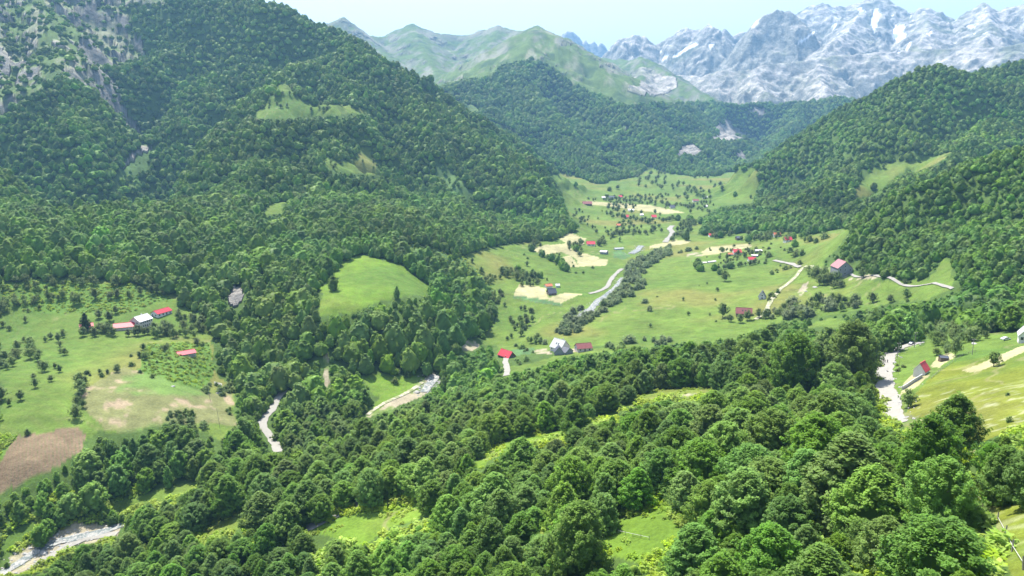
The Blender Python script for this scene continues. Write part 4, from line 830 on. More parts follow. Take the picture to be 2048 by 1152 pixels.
S['bu'] = [lone('bush', l_, BUSH[i], a, b_, c_, d_, 'shrub', rr_=(60, 1300), h0=2.4, w0=3) for i, (a, b_, c_, d_, l_) in enumerate([(55,870,12,12,'dark bush at the upper edge of the ploughed field'),(2018,845,14,14,'small bush standing in the flowery meadow'),(1980,1010,20,22,'small green bush at the meadow edge near the dark clump')])]
S['fe'] = []
S['dk'] = [lone('dark_tree', l_, DARK[i], a, b_, c_, d_, 'tree', rr_=(60, 1300), h0=12, w0=7) for i, (a, b_, c_, d_, l_) in enumerate([(172,662,36,22,'tall dark conical tree in front of the leftmost red roof'),(1474,1115,42,34,'small pointed tree in the shade at bottom, right of the bright clearing')])]
rest = ~indiv; NW = [a[rest] for a in near]
nn = np.hypot(NW[0], NW[1]) < 300
mids = [S['mid%d' % i] for i in range(4)]; fars = [S['far%d' % i] for i in range(4)]; vfs = [S['vf%d' % i] for i in range(3)]
q_ = np.hypot(NW[0], NW[1]) < 320
gn_scatter('woodland', lift(*[a[q_] for a in NW[:3]]), NW[4][q_], NW[5][q_], [first[i][1] for i in range(6)], 12, 8.4, 1, 'mass of leafy broadleaf wood on the near spur in the foreground')
q_ = ~q_
gn_scatter('spur_woods', lift(*[a[q_] for a in NW[:3]]), NW[4][q_], NW[5][q_], mids, 12, 8.8, 2, 'leafy woods on the far half of the spur and around the gravel road')
MX, MY, MZ, ML, MH, MW = mid; L = LAYERS.index
grp = np.where(np.isin(ML, [L('A')]), 0, np.where(np.isin(ML, [L('N'), L('M'), L('R')]), 1, np.where(np.isin(ML, [L('K'), L('L')]), 2, 3)))
for g_, nm, lb in ((0, 'mountain_forest', 'dense green beech forest covering the big left mountain'), (1, 'hill_forest', 'dense forest on the left edge hills below the grey crags'), (2, 'slope_forest', 'dense forest on the rounded hills at right'), (3, 'valley_woods', 'broadleaf woods along the valley floor and meadow edges')):
    parts = []
    for band, vs_, key in ((mid, 'far', 'm'), (far, 'far', 'f')):
        bl = band[3]; gg = np.where(np.isin(bl, [L('A')]), 0, np.where(np.isin(bl, [L('N'), L('M'), L('R')]), 1, np.where(np.isin(bl, [L('K'), L('L')]), 2, np.where(bl == 0, 3, 4))))
        m = gg == g_; parts.append([a[m] for a in band])
    P_ = [np.concatenate([a, b_]) for a, b_ in zip(*parts)]
    if len(P_[0]): gn_scatter(nm, lift(*P_[:3]), P_[4], P_[5], fars, 12, 8.8, 10 + g_, lb)
bl = far[3]; m = ~np.isin(bl, [0, L('A'), L('N'), L('M'), L('R'), L('K'), L('L')])
Q = [np.concatenate([a[m], b_]) for a, b_ in zip(far, vfar)]
gn_scatter('distant_forest', lift(*Q[:3]), Q[4], Q[5], vfs, 12, 9.3, 31, 'hazy forest on the far hill and headwall below the rocky peaks')
# ------------------------------------------------------------------ tracks, streams
GRAVEL, _nt, _b = node_mat('gravel'); _N = NT(_nt); _g = _N.n('ShaderNodeNewGeometry').outputs['Position']
_N.l(_N.mix(_N.noise(_g, .35, 6, .7), (.20, .19, .165), (.38, .365, .33)), _b.inputs['Base Color']); _b.inputs['Roughness'].default_value = .95
DIRTM, _nt, _b = node_mat('dirt'); _N = NT(_nt); _g = _N.n('ShaderNodeNewGeometry').outputs['Position']
_N.l(_N.mix(_N.ramp(_N.noise(_g, .25, 6, .7), .42, .6), (.17, .21, .07), (.46, .42, .32)), _b.inputs['Base Color']); _b.inputs['Roughness'].default_value = .95
ASPH, _nt, _b = node_mat('asphalt'); _N = NT(_nt); _g = _N.n('ShaderNodeNewGeometry').outputs['Position']
_N.l(_N.mix(_N.noise(_g, 1.2, 5, .6), (.20, .20, .20), (.32, .32, .31)), _b.inputs['Base Color']); _b.inputs['Roughness'].default_value = .85
WATER, _nt, _b = node_mat('water'); _N = NT(_nt); _g = _N.n('ShaderNodeNewGeometry').outputs['Position']
_N.l(_N.mix(_N.ramp(_N.noise(_g, .45, 6, .75), .45, .55), (.12, .15, .15), (.33, .325, .30)), _b.inputs['Base Color'])
_N.l(_N.ramp(_N.noise(_g, .3, 5, .7), .4, .6, (.25, .25, .25, 1), (.9, .9, .9, 1)), _b.inputs['Roughness'])
_bp2 = _N.n('ShaderNodeBump'); _bp2.inputs['Distance'].default_value = .5; _N.l(_N.noise(_g, .6, 5, .7), _bp2.inputs['Height']); _N.l(_bp2.outputs[0], _b.inputs['Normal'])
ROADM = dict(gravel=GRAVEL, dirt=DIRTM, asphalt=ASPH, water=WATER)
def smooth_line(P, n=8):
    out = []
    Q = np.r_[[2 * P[0] - P[1]], P, [2 * P[-1] - P[-2]]]
    for i in range(1, len(Q) - 2):
        for t in np.linspace(0, 1, n, endpoint=False):
            a, b, c, d = Q[i - 1:i + 3]; out.append(.5 * ((2 * b) + (c - a) * t + (2 * a - 5 * b + 4 * c - d) * t * t + (3 * b - a - 3 * c + d) * t ** 3))
    out.append(P[-1]); return np.array(out)
def ribbon(name, label, hw, mt, P, seed):
    C = smooth_line(P[:, :2], 10); d = np.gradient(C, axis=0); d /= np.linalg.norm(d, axis=1)[:, None] + 1e-9
    nrm = np.stack([-d[:, 1], d[:, 0]], -1); s = np.cumsum(np.r_[0, np.linalg.norm(np.diff(C, axis=0), axis=1)])
    wl = hw * (1 + .28 * perlin(s / 7, s * 0 + seed, 3) + .15 * perlin(s / 2.5, s * 0 + seed, 4)); wr = hw * (1 + .28 * perlin(s / 7, s * 0 + seed + 9, 3) + .15 * perlin(s / 2.5, s * 0 + seed, 5))
    offs = np.linspace(-1, 1, 9); W_ = np.where(offs[None] < 0, wl[:, None] * offs[None], wr[:, None] * offs[None])
    X = C[:, 0:1] + nrm[:, 0:1] * W_; Y = C[:, 1:2] + nrm[:, 1:2] * W_
    Z = height(X, Y); r = np.hypot(X, Y)
    k = int(3); Zc = Z.mean(1, keepdims=True)
    Z = np.maximum(Z, .5 * Z + .5 * Zc) + .12 + .0006 * r - .12 * np.abs(offs[None]) ** 4
    V = np.stack([X, Y, Z + CAMZ], -1).reshape(-1, 3); m_ = len(offs)
    i = np.arange(len(C) - 1)[:, None] * m_ + np.arange(m_ - 1)[None]; F = np.stack([i, i + 1, i + m_ + 1, i + m_], -1).reshape(-1, 4)
    o = link(bpy.data.objects.new(name, mesh_np(name, V, F, [ROADM[mt]], smooth=True))); tag(o, label, name.split('_')[-1], kind='structure'); return o
for i, (n_, l_, hw, mt, P) in enumerate(ROAD3 + STREAM3): ribbon(n_, l_, hw, mt, P, i * 3.3)
# ------------------------------------------------------------------ houses
_pm = {}
def paint(name, c, rough=.6, var=.12, scale=1.2, metal=0):
    if name in _pm: return _pm[name]
    m, nt, b = node_mat(name); N = NT(nt); tc = N.n('ShaderNodeTexCoord').outputs['Object']
    f = N.noise(tc, scale, 6, .65)
    N.l(N.mix(N.ramp(f, .3, .7), tuple(q * (1 - var) for q in c), tuple(min(1, q * (1 + var)) for q in c)), b.inputs['Base Color'])
    b.inputs['Roughness'].default_value = rough; b.inputs['Specular IOR Level'].default_value = .5 if rough < .4 else .2; b.inputs['Metallic'].default_value = metal; _pm[name] = m; return m
RED = paint('red_roof_sheet', (.50, .055, .075), .45, .18); DRED = paint('brown_red_roof', (.22, .075, .075), .55, .2); PINK = paint('weathered_maroon_roof', (.36, .18, .19), .6, .12)
WHITE = paint('white_roof_sheet', (.80, .76, .76), .4, .07); GREYR = paint('grey_roof_sheet', (.48, .49, .48), .45, .18); SLATE = paint('dark_slate_roof', (.09, .10, .13), .5, .25); ORANGE = paint('orange_tile_roof', (.50, .16, .09), .7, .25)
PLAST = paint('pale_plaster', (.62, .54, .52), .85, .08, .5); WPLAST = paint('white_plaster', (.72, .72, .70), .85, .08, .5); GWALL = paint('grey_render', (.27, .28, .31), .9, .12, .4); WOODM = paint('dark_timber', (.14, .10, .075), .8, .3, 3); STONE = paint('grey_stone', (.38, .37, .35), .95, .25, 1.5)
GLASS = paint('window_glass', (.03, .04, .05), .12, .1); FRAME = paint('window_frame', (.55, .54, .52), .6, .05); POLE = paint('weathered_pole', (.26, .24, .22), .9, .3, 2); CONC = paint('concrete', (.46, .47, .47), .9, .15, .8)
def poly_mesh(name, V, faces, mats, mi=None):
    me = bpy.data.meshes.new(name); me.from_pydata([tuple(map(float, v)) for v in V], [], faces)
    for m in mats: me.materials.append(m)
    if mi: me.polygons.foreach_set('material_index', mi)
    me.update(); return me
def box_vf(x0, x1, y0, y1, z0, z1):
    return [(x, y, z) for z in (z0, z1) for y in (y0, y1) for x in (x0, x1)], [(0, 2, 3, 1), (4, 5, 7, 6), (0, 1, 5, 4), (2, 6, 7, 3), (0, 4, 6, 2), (1, 3, 7, 5)]
def boxes_mesh(name, boxes, mat):
    V, F = [], []
    for b in boxes:
        v, f = box_vf(*b); F += [tuple(i + len(V) for i in q) for q in f]; V += v
    return poly_mesh(name, V, F, [mat])
HOUSES = []
def house(name, label, p0, p1, depth, wall_h, rise, wmat, rmat, gable_front=False, rr_=(60, 4000), wins=0, over=.5, door=True, chimney=False, rmat2=None, cat='house', group=None, sky=0, drop=0.0, min_l=None, floors=1):
    x, y, z = ground([p0[0], p1[0]], [p0[1], p1[1]], *rr_)
    a = np.array([x[0], y[0]]); b = np.array([x[1], y[1]])
    # both ends on one level: re-project on the mean height
    zz = float(z.mean())
    pr = []
    for (u_, v_) in (p0, p1):
        ra, rb, t = ray(u_, v_); q = zz / t; pr.append(np.array([ra * q, rb * q]))
    a, b = pr
    Lx = b - a; L = np.linalg.norm(Lx); ex = Lx / L
    if min_l and L < min_l: mid_ = (a + b) / 2; a = mid_ - ex * min_l / 2; b = mid_ + ex * min_l / 2; L = min_l
    ey = np.array([-ex[1], ex[0]])
    if ey @ ((a + b) / 2) < 0: ey = -ey
    c = (a + b) / 2 + ey * depth / 2; yaw = math.atan2(ex[1], ex[0]); flip = np.cross(np.r_[ex, 0], np.r_[ey, 0])[2] < 0
    root = link(bpy.data.objects.new(name, None)); root.location = (c[0], c[1], zz + CAMZ - drop); root.rotation_euler = (0, 0, yaw)
    tag(root, label, cat, group); HOUSES.append((root, (p0[0] + p1[0]) / 2, (p0[1] + p1[1]) / 2))
    lx, ly = L / 2, depth / 2
    if gable_front: gx, gy = ly, lx     # ridge along local y
    def T(p):
        return p
    # build with the ridge along local x, then turn for gable_front
    A, B = (ly, lx) if gable_front else (lx, ly)
    rot = (lambda v: (-v[1], v[0], v[2])) if gable_front else (lambda v: v)
    V = [(-A, -B, -2.5), (A, -B, -2.5), (A, B, -2.5), (-A, B, -2.5), (-A, -B, wall_h), (A, -B, wall_h), (A, B, wall_h), (-A, B, wall_h), (-A, 0, wall_h + rise * .985), (A, 0, wall_h + rise * .985)]
    F = [(0, 1, 5, 4), (2, 3, 7, 6), (1, 2, 6, 9, 5), (3, 0, 4, 8, 7), (4, 5, 9, 8), (6, 7, 8, 9), (0, 3, 2, 1)]
    link(bpy.data.objects.new('wall', poly_mesh('wall', [rot(v) for v in V], F, [wmat])), root)
    sl = rise / B; oe = over; th_ = .18
    RV = []
    for s in (-1, 1):
        e = B + oe; ze = wall_h - oe * sl + .06
        RV += [(-A - oe, s * e, ze), (A + oe, s * e, ze), (A + oe, 0, wall_h + rise + .06), (-A - oe, 0, wall_h + rise + .06)]
    V2 = [(x_, y_, z_) for x_, y_, z_ in RV] + [(x_, y_, z_ + th_) for x_, y_, z_ in RV]
    F2, mi = [], []
    for k, o_ in enumerate((0, 4)):
        q = [o_, o_ + 1, o_ + 2, o_ + 3]; F2 += [tuple(q), tuple(i + 8 for i in q)]; mi += [k, k]
        for i in range(4):
            if i == 2: continue
            F2.append((q[i], q[(i + 1) % 4], q[(i + 1) % 4] + 8, q[i] + 8)); mi.append(k)
    rf = link(bpy.data.objects.new('roof', poly_mesh('roof', [rot(v) for v in V2], F2, [rmat, rmat2 or rmat], mi)), root)
    ridge = boxes_mesh('ridge_cap', [(-A - oe, A + oe, -.16, .16, wall_h + rise + th_ + .04, wall_h + rise + th_ + .16)], rmat)
    for v in ridge.vertices: v.co = rot(tuple(v.co))
    link(bpy.data.objects.new('ridge_cap', ridge), rf)
    if chimney:
        ch = boxes_mesh('chimney', [(A * .3, A * .3 + .7, B * .25, B * .25 + .7, wall_h + rise * .5, wall_h + rise + .9)], STONE)
        for v in ch.vertices: v.co = rot(tuple(v.co))
        link(bpy.data.objects.new('chimney', ch), rf)
    for k in range(sky):
        xx = -A * .25 + k * A * .38
        for s in (-1,):
            yy = -B * .55; zz_ = wall_h + rise * .45 + th_ + .12
            me = poly_mesh('skylight', [rot(v) for v in [(xx, yy - .5, zz_ - .5 * sl), (xx + .9, yy - .5, zz_ - .5 * sl), (xx + .9, yy + .5, zz_ + .5 * sl), (xx, yy + .5, zz_ + .5 * sl)]], [(0, 1, 2, 3)], [GLASS])
            link(bpy.data.objects.new('skylight', me), rf)
    # windows on the two walls that face the camera: local -y always (front), and the end nearest the camera
    def opening(nm, cx, cz, w_, h_, face, mat_in):
        d = .07
        if face == 'f': loc = lambda p, q, e: (p, -ly - e, q); c0 = cx
        else: sx = face; loc = lambda p, q, e: (sx * (lx + e), p, q); c0 = cx
        def bx(a0, a1, z0, z1, e0, e1):
            P0 = loc(a0, z0, e0); P1 = loc(a1, z1, e1)
            return (min(P0[0], P1[0]), max(P0[0], P1[0]), min(P0[1], P1[1]), max(P0[1], P1[1]), z0, z1)
        fr = [bx(c0 - w_ / 2 - .1, c0 + w_ / 2 + .1, cz - h_ / 2 - .1, cz - h_ / 2, .005, d), bx(c0 - w_ / 2 - .1, c0 + w_ / 2 + .1, cz + h_ / 2, cz + h_ / 2 + .1, .005, d),
              bx(c0 - w_ / 2 - .1, c0 - w_ / 2, cz - h_ / 2, cz + h_ / 2, .005, d), bx(c0 + w_ / 2, c0 + w_ / 2 + .1, cz - h_ / 2, cz + h_ / 2, .005, d)]
        o = link(bpy.data.objects.new(nm, boxes_mesh(nm, fr, FRAME)), root)
        link(bpy.data.objects.new('pane' if nm == 'window' else 'door_leaf', boxes_mesh('pane', [bx(c0 - w_ / 2, c0 + w_ / 2, cz - h_ / 2, cz + h_ / 2, .01, .035)], mat_in)), o)
    if wins:
        for fl in range(floors):
            zc = (wall_h / floors) * (fl + .55)
            for k in range(wins):
                cx = -lx + (k + .5) * 2 * lx / wins
                if door and fl == 0 and k == wins // 2:
                    opening('door', cx, 1.05, 1.0, 2.05, 'f', WOODM)
                else: opening('window', cx, zc, 1.0, 1.2, 'f', GLASS)
        # side wall towards the camera
        sx = -1 if (c @ ex) > 0 else 1
        for k in range(2):
            for fl in range(floors): opening('window', -ly * .45 + k * ly * .9, (wall_h / floors) * (fl + .55), .9, 1.1, sx, GLASS)
        if gable_front and rise > 3: opening('window', 0, wall_h + rise * .3, 1.0, 1.1, 'f', GLASS)
    return root
house('farmhouse', 'pale two storey farmhouse with white sheet roof between two red roofs', (281,658), (306,650), 9, 5.2, 3.0, PLAST, WHITE, wins=6, floors=2, chimney=True, rr_=(300, 900))
house('barn', 'long red roofed barn left of and below the white roofed farmhouse', (228,663), (269,659), 8, 2.4, 2.2, PLAST, RED, wins=0, rr_=(300, 900), cat='barn')
house('barn', 'red roofed low barn right of and behind the white roofed farmhouse', (316,635), (344,627), 7, 2.6, 2.0, WPLAST, RED, wins=4, rr_=(300, 900), cat='barn')
house('shed', 'lone red roofed shed with low walls in the ferny slope below the farm', (358,717), (392,711), 7, 2.0, 1.5, STONE, RED, wins=0, rr_=(300, 900), cat='shed')
house('cottage', 'leftmost red roofed cottage half hidden behind a tall dark tree', (161,664), (187,661), 8, 2.4, 2.4, WPLAST, RED, wins=3, rr_=(300, 900))
house('cabin', 'small cabin with steep bright red roof at the top of the dirt path', (996,712), (1017,719), 7, 1.2, 3.6, WOODM, RED, wins=2, rr_=(350, 700), cat='cabin', over=.4)
house('house', 'pale gabled house with steep light grey roof in the middle of the photo', (1100,700), (1121,706), 10, 3.0, 5.2, WPLAST, GREYR, wins=3, sky=2, chimney=True, rr_=(350, 700))
house('annex', 'dark slate gabled annex in front of the pale grey roofed house', (1109,710), (1127,710), 6, 2.0, 3.8, GWALL, SLATE, gable_front=True, wins=0, rr_=(350, 700), cat='annex')
house('annex', 'smaller dark slate gabled annex right of the larger slate annex', (1131,710), (1146,706), 5, 1.8, 2.6, GWALL, SLATE, gable_front=True, wins=0, rr_=(350, 700), cat='annex')
house('house', 'low brown roofed house half behind trees right of the slate annexes', (1156,704), (1184,702), 8, 2.4, 2.6, PLAST, DRED, wins=3, rr_=(350, 700))
house('lodge', 'lodge with maroon roof and two skylights at the meadow foot, right of centre', (1472,632), (1503,634), 8, 2.4, 3.6, WOODM, DRED, wins=3, sky=2, rr_=(350, 900), cat='lodge')
house('cottage', 'small black roofed steep cottage on the meadow beside the two rut track', (1517,598), (1531,599), 8, 1.8, 4.6, WPLAST, SLATE, gable_front=True, wins=1, door=False, rr_=(350, 900))
house('guesthouse', 'large grey gabled guesthouse with faded maroon roof at the wood edge', (1675,551), (1704,551), 15, 6.4, 5.6, GWALL, PINK, gable_front=True, wins=3, floors=2, door=False, sky=0, rr_=(450, 1000), cat='guesthouse')
house('hut', 'small white hut with one red and one white roof slope beside the gravel track', (1826,750), (1849,755), 5.2, 2.4, 2.8, WPLAST, RED, gable_front=True, wins=0, rr_=(150, 420), rmat2=WHITE, over=.3, cat='hut')
house('shed', 'low dark flat looking shed on the bare plot behind the red and white hut', (1881,722), (1897,723), 3, 1.3, .5, WOODM, SLATE, wins=0, rr_=(150, 420), over=.2, cat='shed')
house('house', 'white gabled house cut by the right edge of the photo', (2037,684), (2062,687), 8, 3.0, 3.0, WPLAST, GREYR, gable_front=True, wins=2, rr_=(150, 450))
far_h = [  # label, left, right, depth, wall, rise, wall mat, roof mat, cat
 ('red roofed house hidden among dark orchard trees by the hay fields', (1174,492), (1190,492), 9, 2.6, 3.2, WPLAST, RED, 'house'),
 ('white roofed dark walled barn right of the red roofed orchard house', (1200,508), (1212,509), 7, 3.0, 1.2, GWALL, WHITE, 'barn'),
 ('long low pale shed between the white roofed barn and the river', (1230,500), (1247,499), 4, 1.6, .8, WPLAST, GREYR, 'shed'),
 ('small orange red roof behind the dark roofed house in the fenced orchard', (1093,577), (1105,576), 6, 2.2, 1.6, WPLAST, ORANGE, 'house'),
 ('dark roofed house in the fenced orchard left of the river', (1098,591), (1113,590), 7, 2.2, 3.4, WOODM, SLATE, 'house'),
 ('small grey shed touching the dark roofed orchard house at its right', (1112,575), (1119,575), 5, 2, 1.2, WPLAST, GREYR, 'shed'),
 ('bright red roofed house in the middle of the right hand hamlet', (1468,509), (1483,509), 9, 2.6, 2.8, WPLAST, RED, 'house'),
 ('tiny white outbuilding left of the bright red roof in the right hamlet', (1457,512), (1466,512), 5, 2, 1.2, WPLAST, ORANGE, 'outbuilding'),
 ('white roofed shed alone at the upper right of the right hand hamlet', (1512,505), (1524,505), 6, 2, .8, GWALL, WHITE, 'shed'),
 ('white flat shed at the right end of the hamlet yard', (1503,514), (1514,515), 5, 2, .6, GWALL, WHITE, 'shed'),
 ('half hidden red roof below the yard of the right hand hamlet', (1498,523), (1512,523), 7, 2.2, 2.2, WPLAST, RED, 'house'),
 ('long white sheet roofed pen in the field left of the hamlet', (1418,526), (1432,524), 3, 1, .4, WPLAST, WHITE, 'pen'),
 ('short white sheet roofed pen left of the longer white pen', (1405,527), (1413,527), 3, 1, .4, WPLAST, WHITE, 'pen'),
 ('orange roofed house at the foot of the right hand wood', (1549,474), (1562,474), 8, 2.4, 2.6, WPLAST, ORANGE, 'house'),
 ('red and white house right of the orange roofed one', (1571,484), (1584,484), 8, 2.6, 3, WPLAST, RED, 'house'),
 ('small red roof among trees above the tan hay field', (1419,474), (1431,474), 8, 2.2, 2.2, WPLAST, RED, 'house'),
 ('dark barn beside the lane above the tan hay field', (1474,480), (1484,480), 8, 2.4, 2.0, WOODM, SLATE, 'barn'),
 ('pale roof in the trees of the wooded knoll', (1436,449), (1446,449), 8, 2.2, 2, WPLAST, GREYR, 'house'),
 ('left one of two red roofs in the far orchard village', (1249,437), (1258,437), 10, 2.4, 3.4, WPLAST, RED, 'house'),
 ('right one of two red roofs in the far orchard village', (1304,437), (1313,437), 10, 2.4, 3.4, WPLAST, RED, 'house'),
 ('orange roof at the lower edge of the far orchard village', (1234,454), (1242,454), 9, 2, 2.6, WPLAST, ORANGE, 'house'),
 ('white roofed barn between trees at top left of the far orchard village', (1257,423), (1268,423), 10, 2.4, 1.6, WPLAST, WHITE, 'barn'),
 ('tiny white roof between the two red roofs of the far village', (1281,432), (1287,432), 8, 2, 1.6, WPLAST, WHITE, 'house'),
 ('far red roof at the left end of the upper valley houses', (1238,396), (1245,396), 10, 2.4, 3, WPLAST, RED, 'house'),
 ('blue grey roof beside the far red roof at left', (1218,397), (1230,397), 10, 2.4, 2.6, WPLAST, SLATE, 'house'),
 ('white roofed shed leftmost of the upper valley houses', (1204,397), (1212,397), 8, 2.2, 1.6, WPLAST, WHITE, 'shed'),
 ('wide dusky red roof at the far right of the valley floor', (1387,404), (1398,404), 12, 2.4, 2.6, WPLAST, DRED, 'house'),
 ('pale blue roof highest at the far right of the valley', (1407,397), (1415,397), 10, 2.4, 2.4, WPLAST, GREYR, 'house'),
 ('tiny white house below the pale blue roof at far right', (1409,415), (1415,415), 8, 2.2, 2, WPLAST, WHITE, 'house'),
 ('grey steep roofed house alone in the middle of the upper valley', (1341,417), (1350,417), 10, 2, 4, WPLAST, SLATE, 'house'),
 ('big dusky domed looking barn roof on the far left meadow', (1166,410), (1184,410), 14, 2.2, 4, WOODM, DRED, 'barn'),
]
for l_, a, b, d_, wh, ri, wm, rm, cat_ in far_h:
    house({'house': 'village_house', 'outbuilding': 'outbuilding', 'pen': 'animal_pen'}.get(cat_, cat_), l_, a, b, d_, wh, ri, wm, rm, rr_=(450, 2600), wins=2 if wh > 2.1 and b[0] - a[0] > 12 else 0, cat=cat_, chimney=(cat_ == 'house'))
# ------------------------------------------------------------------ walls, poles, fences
def gp(u_, v_, rr_=(60, 900)):
    x, y, z = ground([u_], [v_], *rr_); return np.array([x[0], y[0], z[0] + CAMZ])
def wall_run(name, label, pts, h, t, mat, cat, rr_=(150, 420)):
    P = np.array([gp(*p, rr_) for p in pts]); V, F = [], []
    for i, p in enumerate(P):
        d = (P[min(i + 1, len(P) - 1)] - P[max(i - 1, 0)])[:2]; d /= np.linalg.norm(d); n_ = np.array([-d[1], d[0]]) * t / 2
        V += [(p[0] - n_[0], p[1] - n_[1], p[2] - 1), (p[0] + n_[0], p[1] + n_[1], p[2] - 1), (p[0] + n_[0], p[1] + n_[1], p[2] + h), (p[0] - n_[0], p[1] - n_[1], p[2] + h)]
    for i in range(len(P) - 1):
        a = i * 4; F += [(a, a + 4, a + 7, a + 3), (a + 1, a + 2, a + 6, a + 5), (a + 3, a + 7, a + 6, a + 2)]
    F += [(0, 3, 2, 1), (len(V) - 4, len(V) - 3, len(V) - 2, len(V) - 1)]
    o = link(bpy.data.objects.new(name, poly_mesh(name, V, F, [mat]))); tag(o, label, cat); return o
wall_run('concrete_wall', 'low grey concrete wall running up to the red and white hut', [(1804,780), (1814,774), (1824,767), (1834,761), (1844,755)], 1.5, .35, CONC, 'wall')
def pole(label, u_, vb, vt, rad, rr_, lean=0.0, cross=True):
    p = gp(u_, vb, rr_); d = p[1] * cp - (p[2] - CAMZ) * sp; h = (vb - vt) * d / FPX / math.cos(PITCH)
    V, F = tube((0, 0, -.8), (lean * h, 0, h), rad, rad * .7, 8); root = link(bpy.data.objects.new('utility_pole', mesh_np('utility_pole', V, F, [POLE], smooth=True)))
    root.location = p; tag(root, label, 'pole')
    if cross:
        link(bpy.data.objects.new('crossarm', boxes_mesh('crossarm', [(-.8 + lean * h, .8 + lean * h, -.07, .07, h - .7, h - .55)], POLE)), root)
        link(bpy.data.objects.new('insulator', boxes_mesh('insulator', [(-.7 + lean * h + k * .66, -.58 + lean * h + k * .66, -.06, .06, h - .54, h - .3) for k in range(3)], WHITE)), root)
    return Vector(p) + Vector((lean * h, 0, h - .5))
w1 = pole('nearer wooden pole right of the walkers where the track bends', 1794, 716, 684, .17, (150, 500), .03)
w2 = pole('farther wooden pole at the shaded end of the gravel track', 1828, 695, 663, .17, (150, 600), .03)
pole('thin pole in the grass between the track and the hut', 1796, 750, 719, .07, (150, 420), cross=False)
w4 = pole('pole in the vegetable plot near the right hand orchard', 1944, 710, 676, .14, (150, 500))
pole('tall thin pole on the bracken slope left of the farm road bend', 421, 802, 764, .10, (250, 520), -.06, cross=False)
pole('tall thin pole on the bare slope below the farm road bend', 440, 855, 815, .10, (250, 520), -.08, cross=False)
def wire(a, b, sag, label):
    n = 14; parts = []; P = [a.lerp(b, i / n) - Vector((0, 0, sag * 4 * (i / n) * (1 - i / n))) for i in range(n + 1)]
    V, F = join([tube(P[i], P[i + 1], .022, .022, 4) for i in range(n)])
    o = link(bpy.data.objects.new('power_line', mesh_np('power_line', V, F, [SLATE]))); tag(o, label, 'cable')
wire(w1, w2, 1.2, 'sagging black cable between the two poles at the track bend')
def fence(label, pts, rr_, spacing, h, rail_mat, rails, prad=.07, name='fence'):
    P = np.array([gp(*p, rr_) for p in pts]); C = smooth_line(P[:, :2], 6); s = np.r_[0, np.cumsum(np.linalg.norm(np.diff(C, axis=0), axis=1))]
    n = max(2, int(s[-1] / spacing) + 1); q = np.linspace(0, s[-1], n); X = np.interp(q, s, C[:, 0]); Y = np.interp(q, s, C[:, 1]); Z = height(X, Y) + CAMZ
    root = link(bpy.data.objects.new(name, None)); root.location = (X[0], Y[0], Z[0]); tag(root, label, 'fence'); o0 = np.array([X[0], Y[0], Z[0]])
    V, F = tube((0, 0, -.3), (.03, 0, h), prad, prad * .8, 6); pm = mesh_np('post', V, F, [POLE])
    for i in range(n):
        p = link(bpy.data.objects.new('post', pm), root); p.location = (X[i] - o0[0], Y[i] - o0[1], Z[i] - o0[2]); p.rotation_euler = (rng.gauss(0, .05), rng.gauss(0, .05), 0)
    for f_ in rails:
        parts = [tube((X[i] - o0[0], Y[i] - o0[1], Z[i] - o0[2] + h * f_), (X[i + 1] - o0[0], Y[i + 1] - o0[1], Z[i + 1] - o0[2] + h * f_), .035, .035, 4) for i in range(n - 1)]
        V, F = join(parts); link(bpy.data.objects.new('rail', mesh_np('rail', V, F, [rail_mat])), root)
fence('weathered post and rail fence in the lower right corner of the meadow', [(1995,1045), (2012,1078), (2027,1110), (2046,1140)], (40, 200), 7, 1.5, FRAME, (.5,), .10)
fence('old fence posts along the wood edge of the flowery meadow', [(1822,838), (1880,880), (1924,945), (1932,968), (1965,1015)], (60, 300), 9, 1.2, POLE, (.7,))
fence('short row of pale fence posts across the bright lower clearing', [(1236,1066), (1262,1072), (1298,1080)], (80, 260), 2.6, .9, FRAME, (.7,))
fence('dark fence between the vegetable plot and the flowery meadow', [(1862,758), (1900,728), (1925,712), (1950,704)], (150, 420), 3.2, 1.0, POLE, (.4, .8))
fence('fence along the green crop strip below the fenced orchard', [(1028,598), (1070,606), (1128,615)], (450, 800), 4, 1.2, POLE, (.4, .8))
fence('thin fence along the valley track below the cabin meadow', [(1035,668), (1062,655), (1090,640), (1115,628)], (400, 900), 5, 1.1, POLE, (.5,))
fence('fence beside the lane to the large grey guesthouse', [(1552,518), (1580,524), (1602,530)], (500, 1000), 4, 1.2, POLE, (.4, .8))
fence('fence following the two rut track on the right meadow', [(1545,585), (1575,560), (1590,545)], (450, 900), 4, 1.2, POLE, (.4, .8))
# ------------------------------------------------------------------ boulders and river stones
def rock_mesh(seed, n=2):
    import bmesh
    bm = bmesh.new(); bmesh.ops.create_icosphere(bm, subdivisions=n, radius=1)
    rg = random.Random(seed); off = rg.uniform(0, 50)
    for v in bm.verts:
        c = v.co; k = 1 + .35 * perlin(np.array([c.x * 1.3 + off]), np.array([c.y * 1.3 + c.z * 1.7]), seed)[0] ; v.co = (c.x * k, c.y * k * .8, c.z * k * .6)
    me = bpy.data.meshes.new('boulder'); bm.to_mesh(me); bm.free(); me.materials.append(STONE); return me
RK = [rock_mesh(i) for i in range(3)]
for i, (u_, v_, s, l_) in enumerate([(437,787,2.3,'pale boulder beside the farm road bend'),(1949,688,1.6,'whitish boulder near the orchard edge of the vegetable plot'),(346,773,1.3,'pale stone lying in the bracken below the lone red shed'),(1630,575,2.6,'largest rock of the stone heap below the guesthouse'),(1612,583,1.8,'lower left rock of the stone heap below the guesthouse'),(1640,566,1.6,'upper right rock of the stone heap below the guesthouse')]):
    o = link(bpy.data.objects.new('boulder', RK[i % 3])); o.location = gp(u_, v_, (60, 900)); o.scale = (s, s * .8, s * .7); o.rotation_euler = (0, 0, i * 1.7); tag(o, l_, 'boulder')
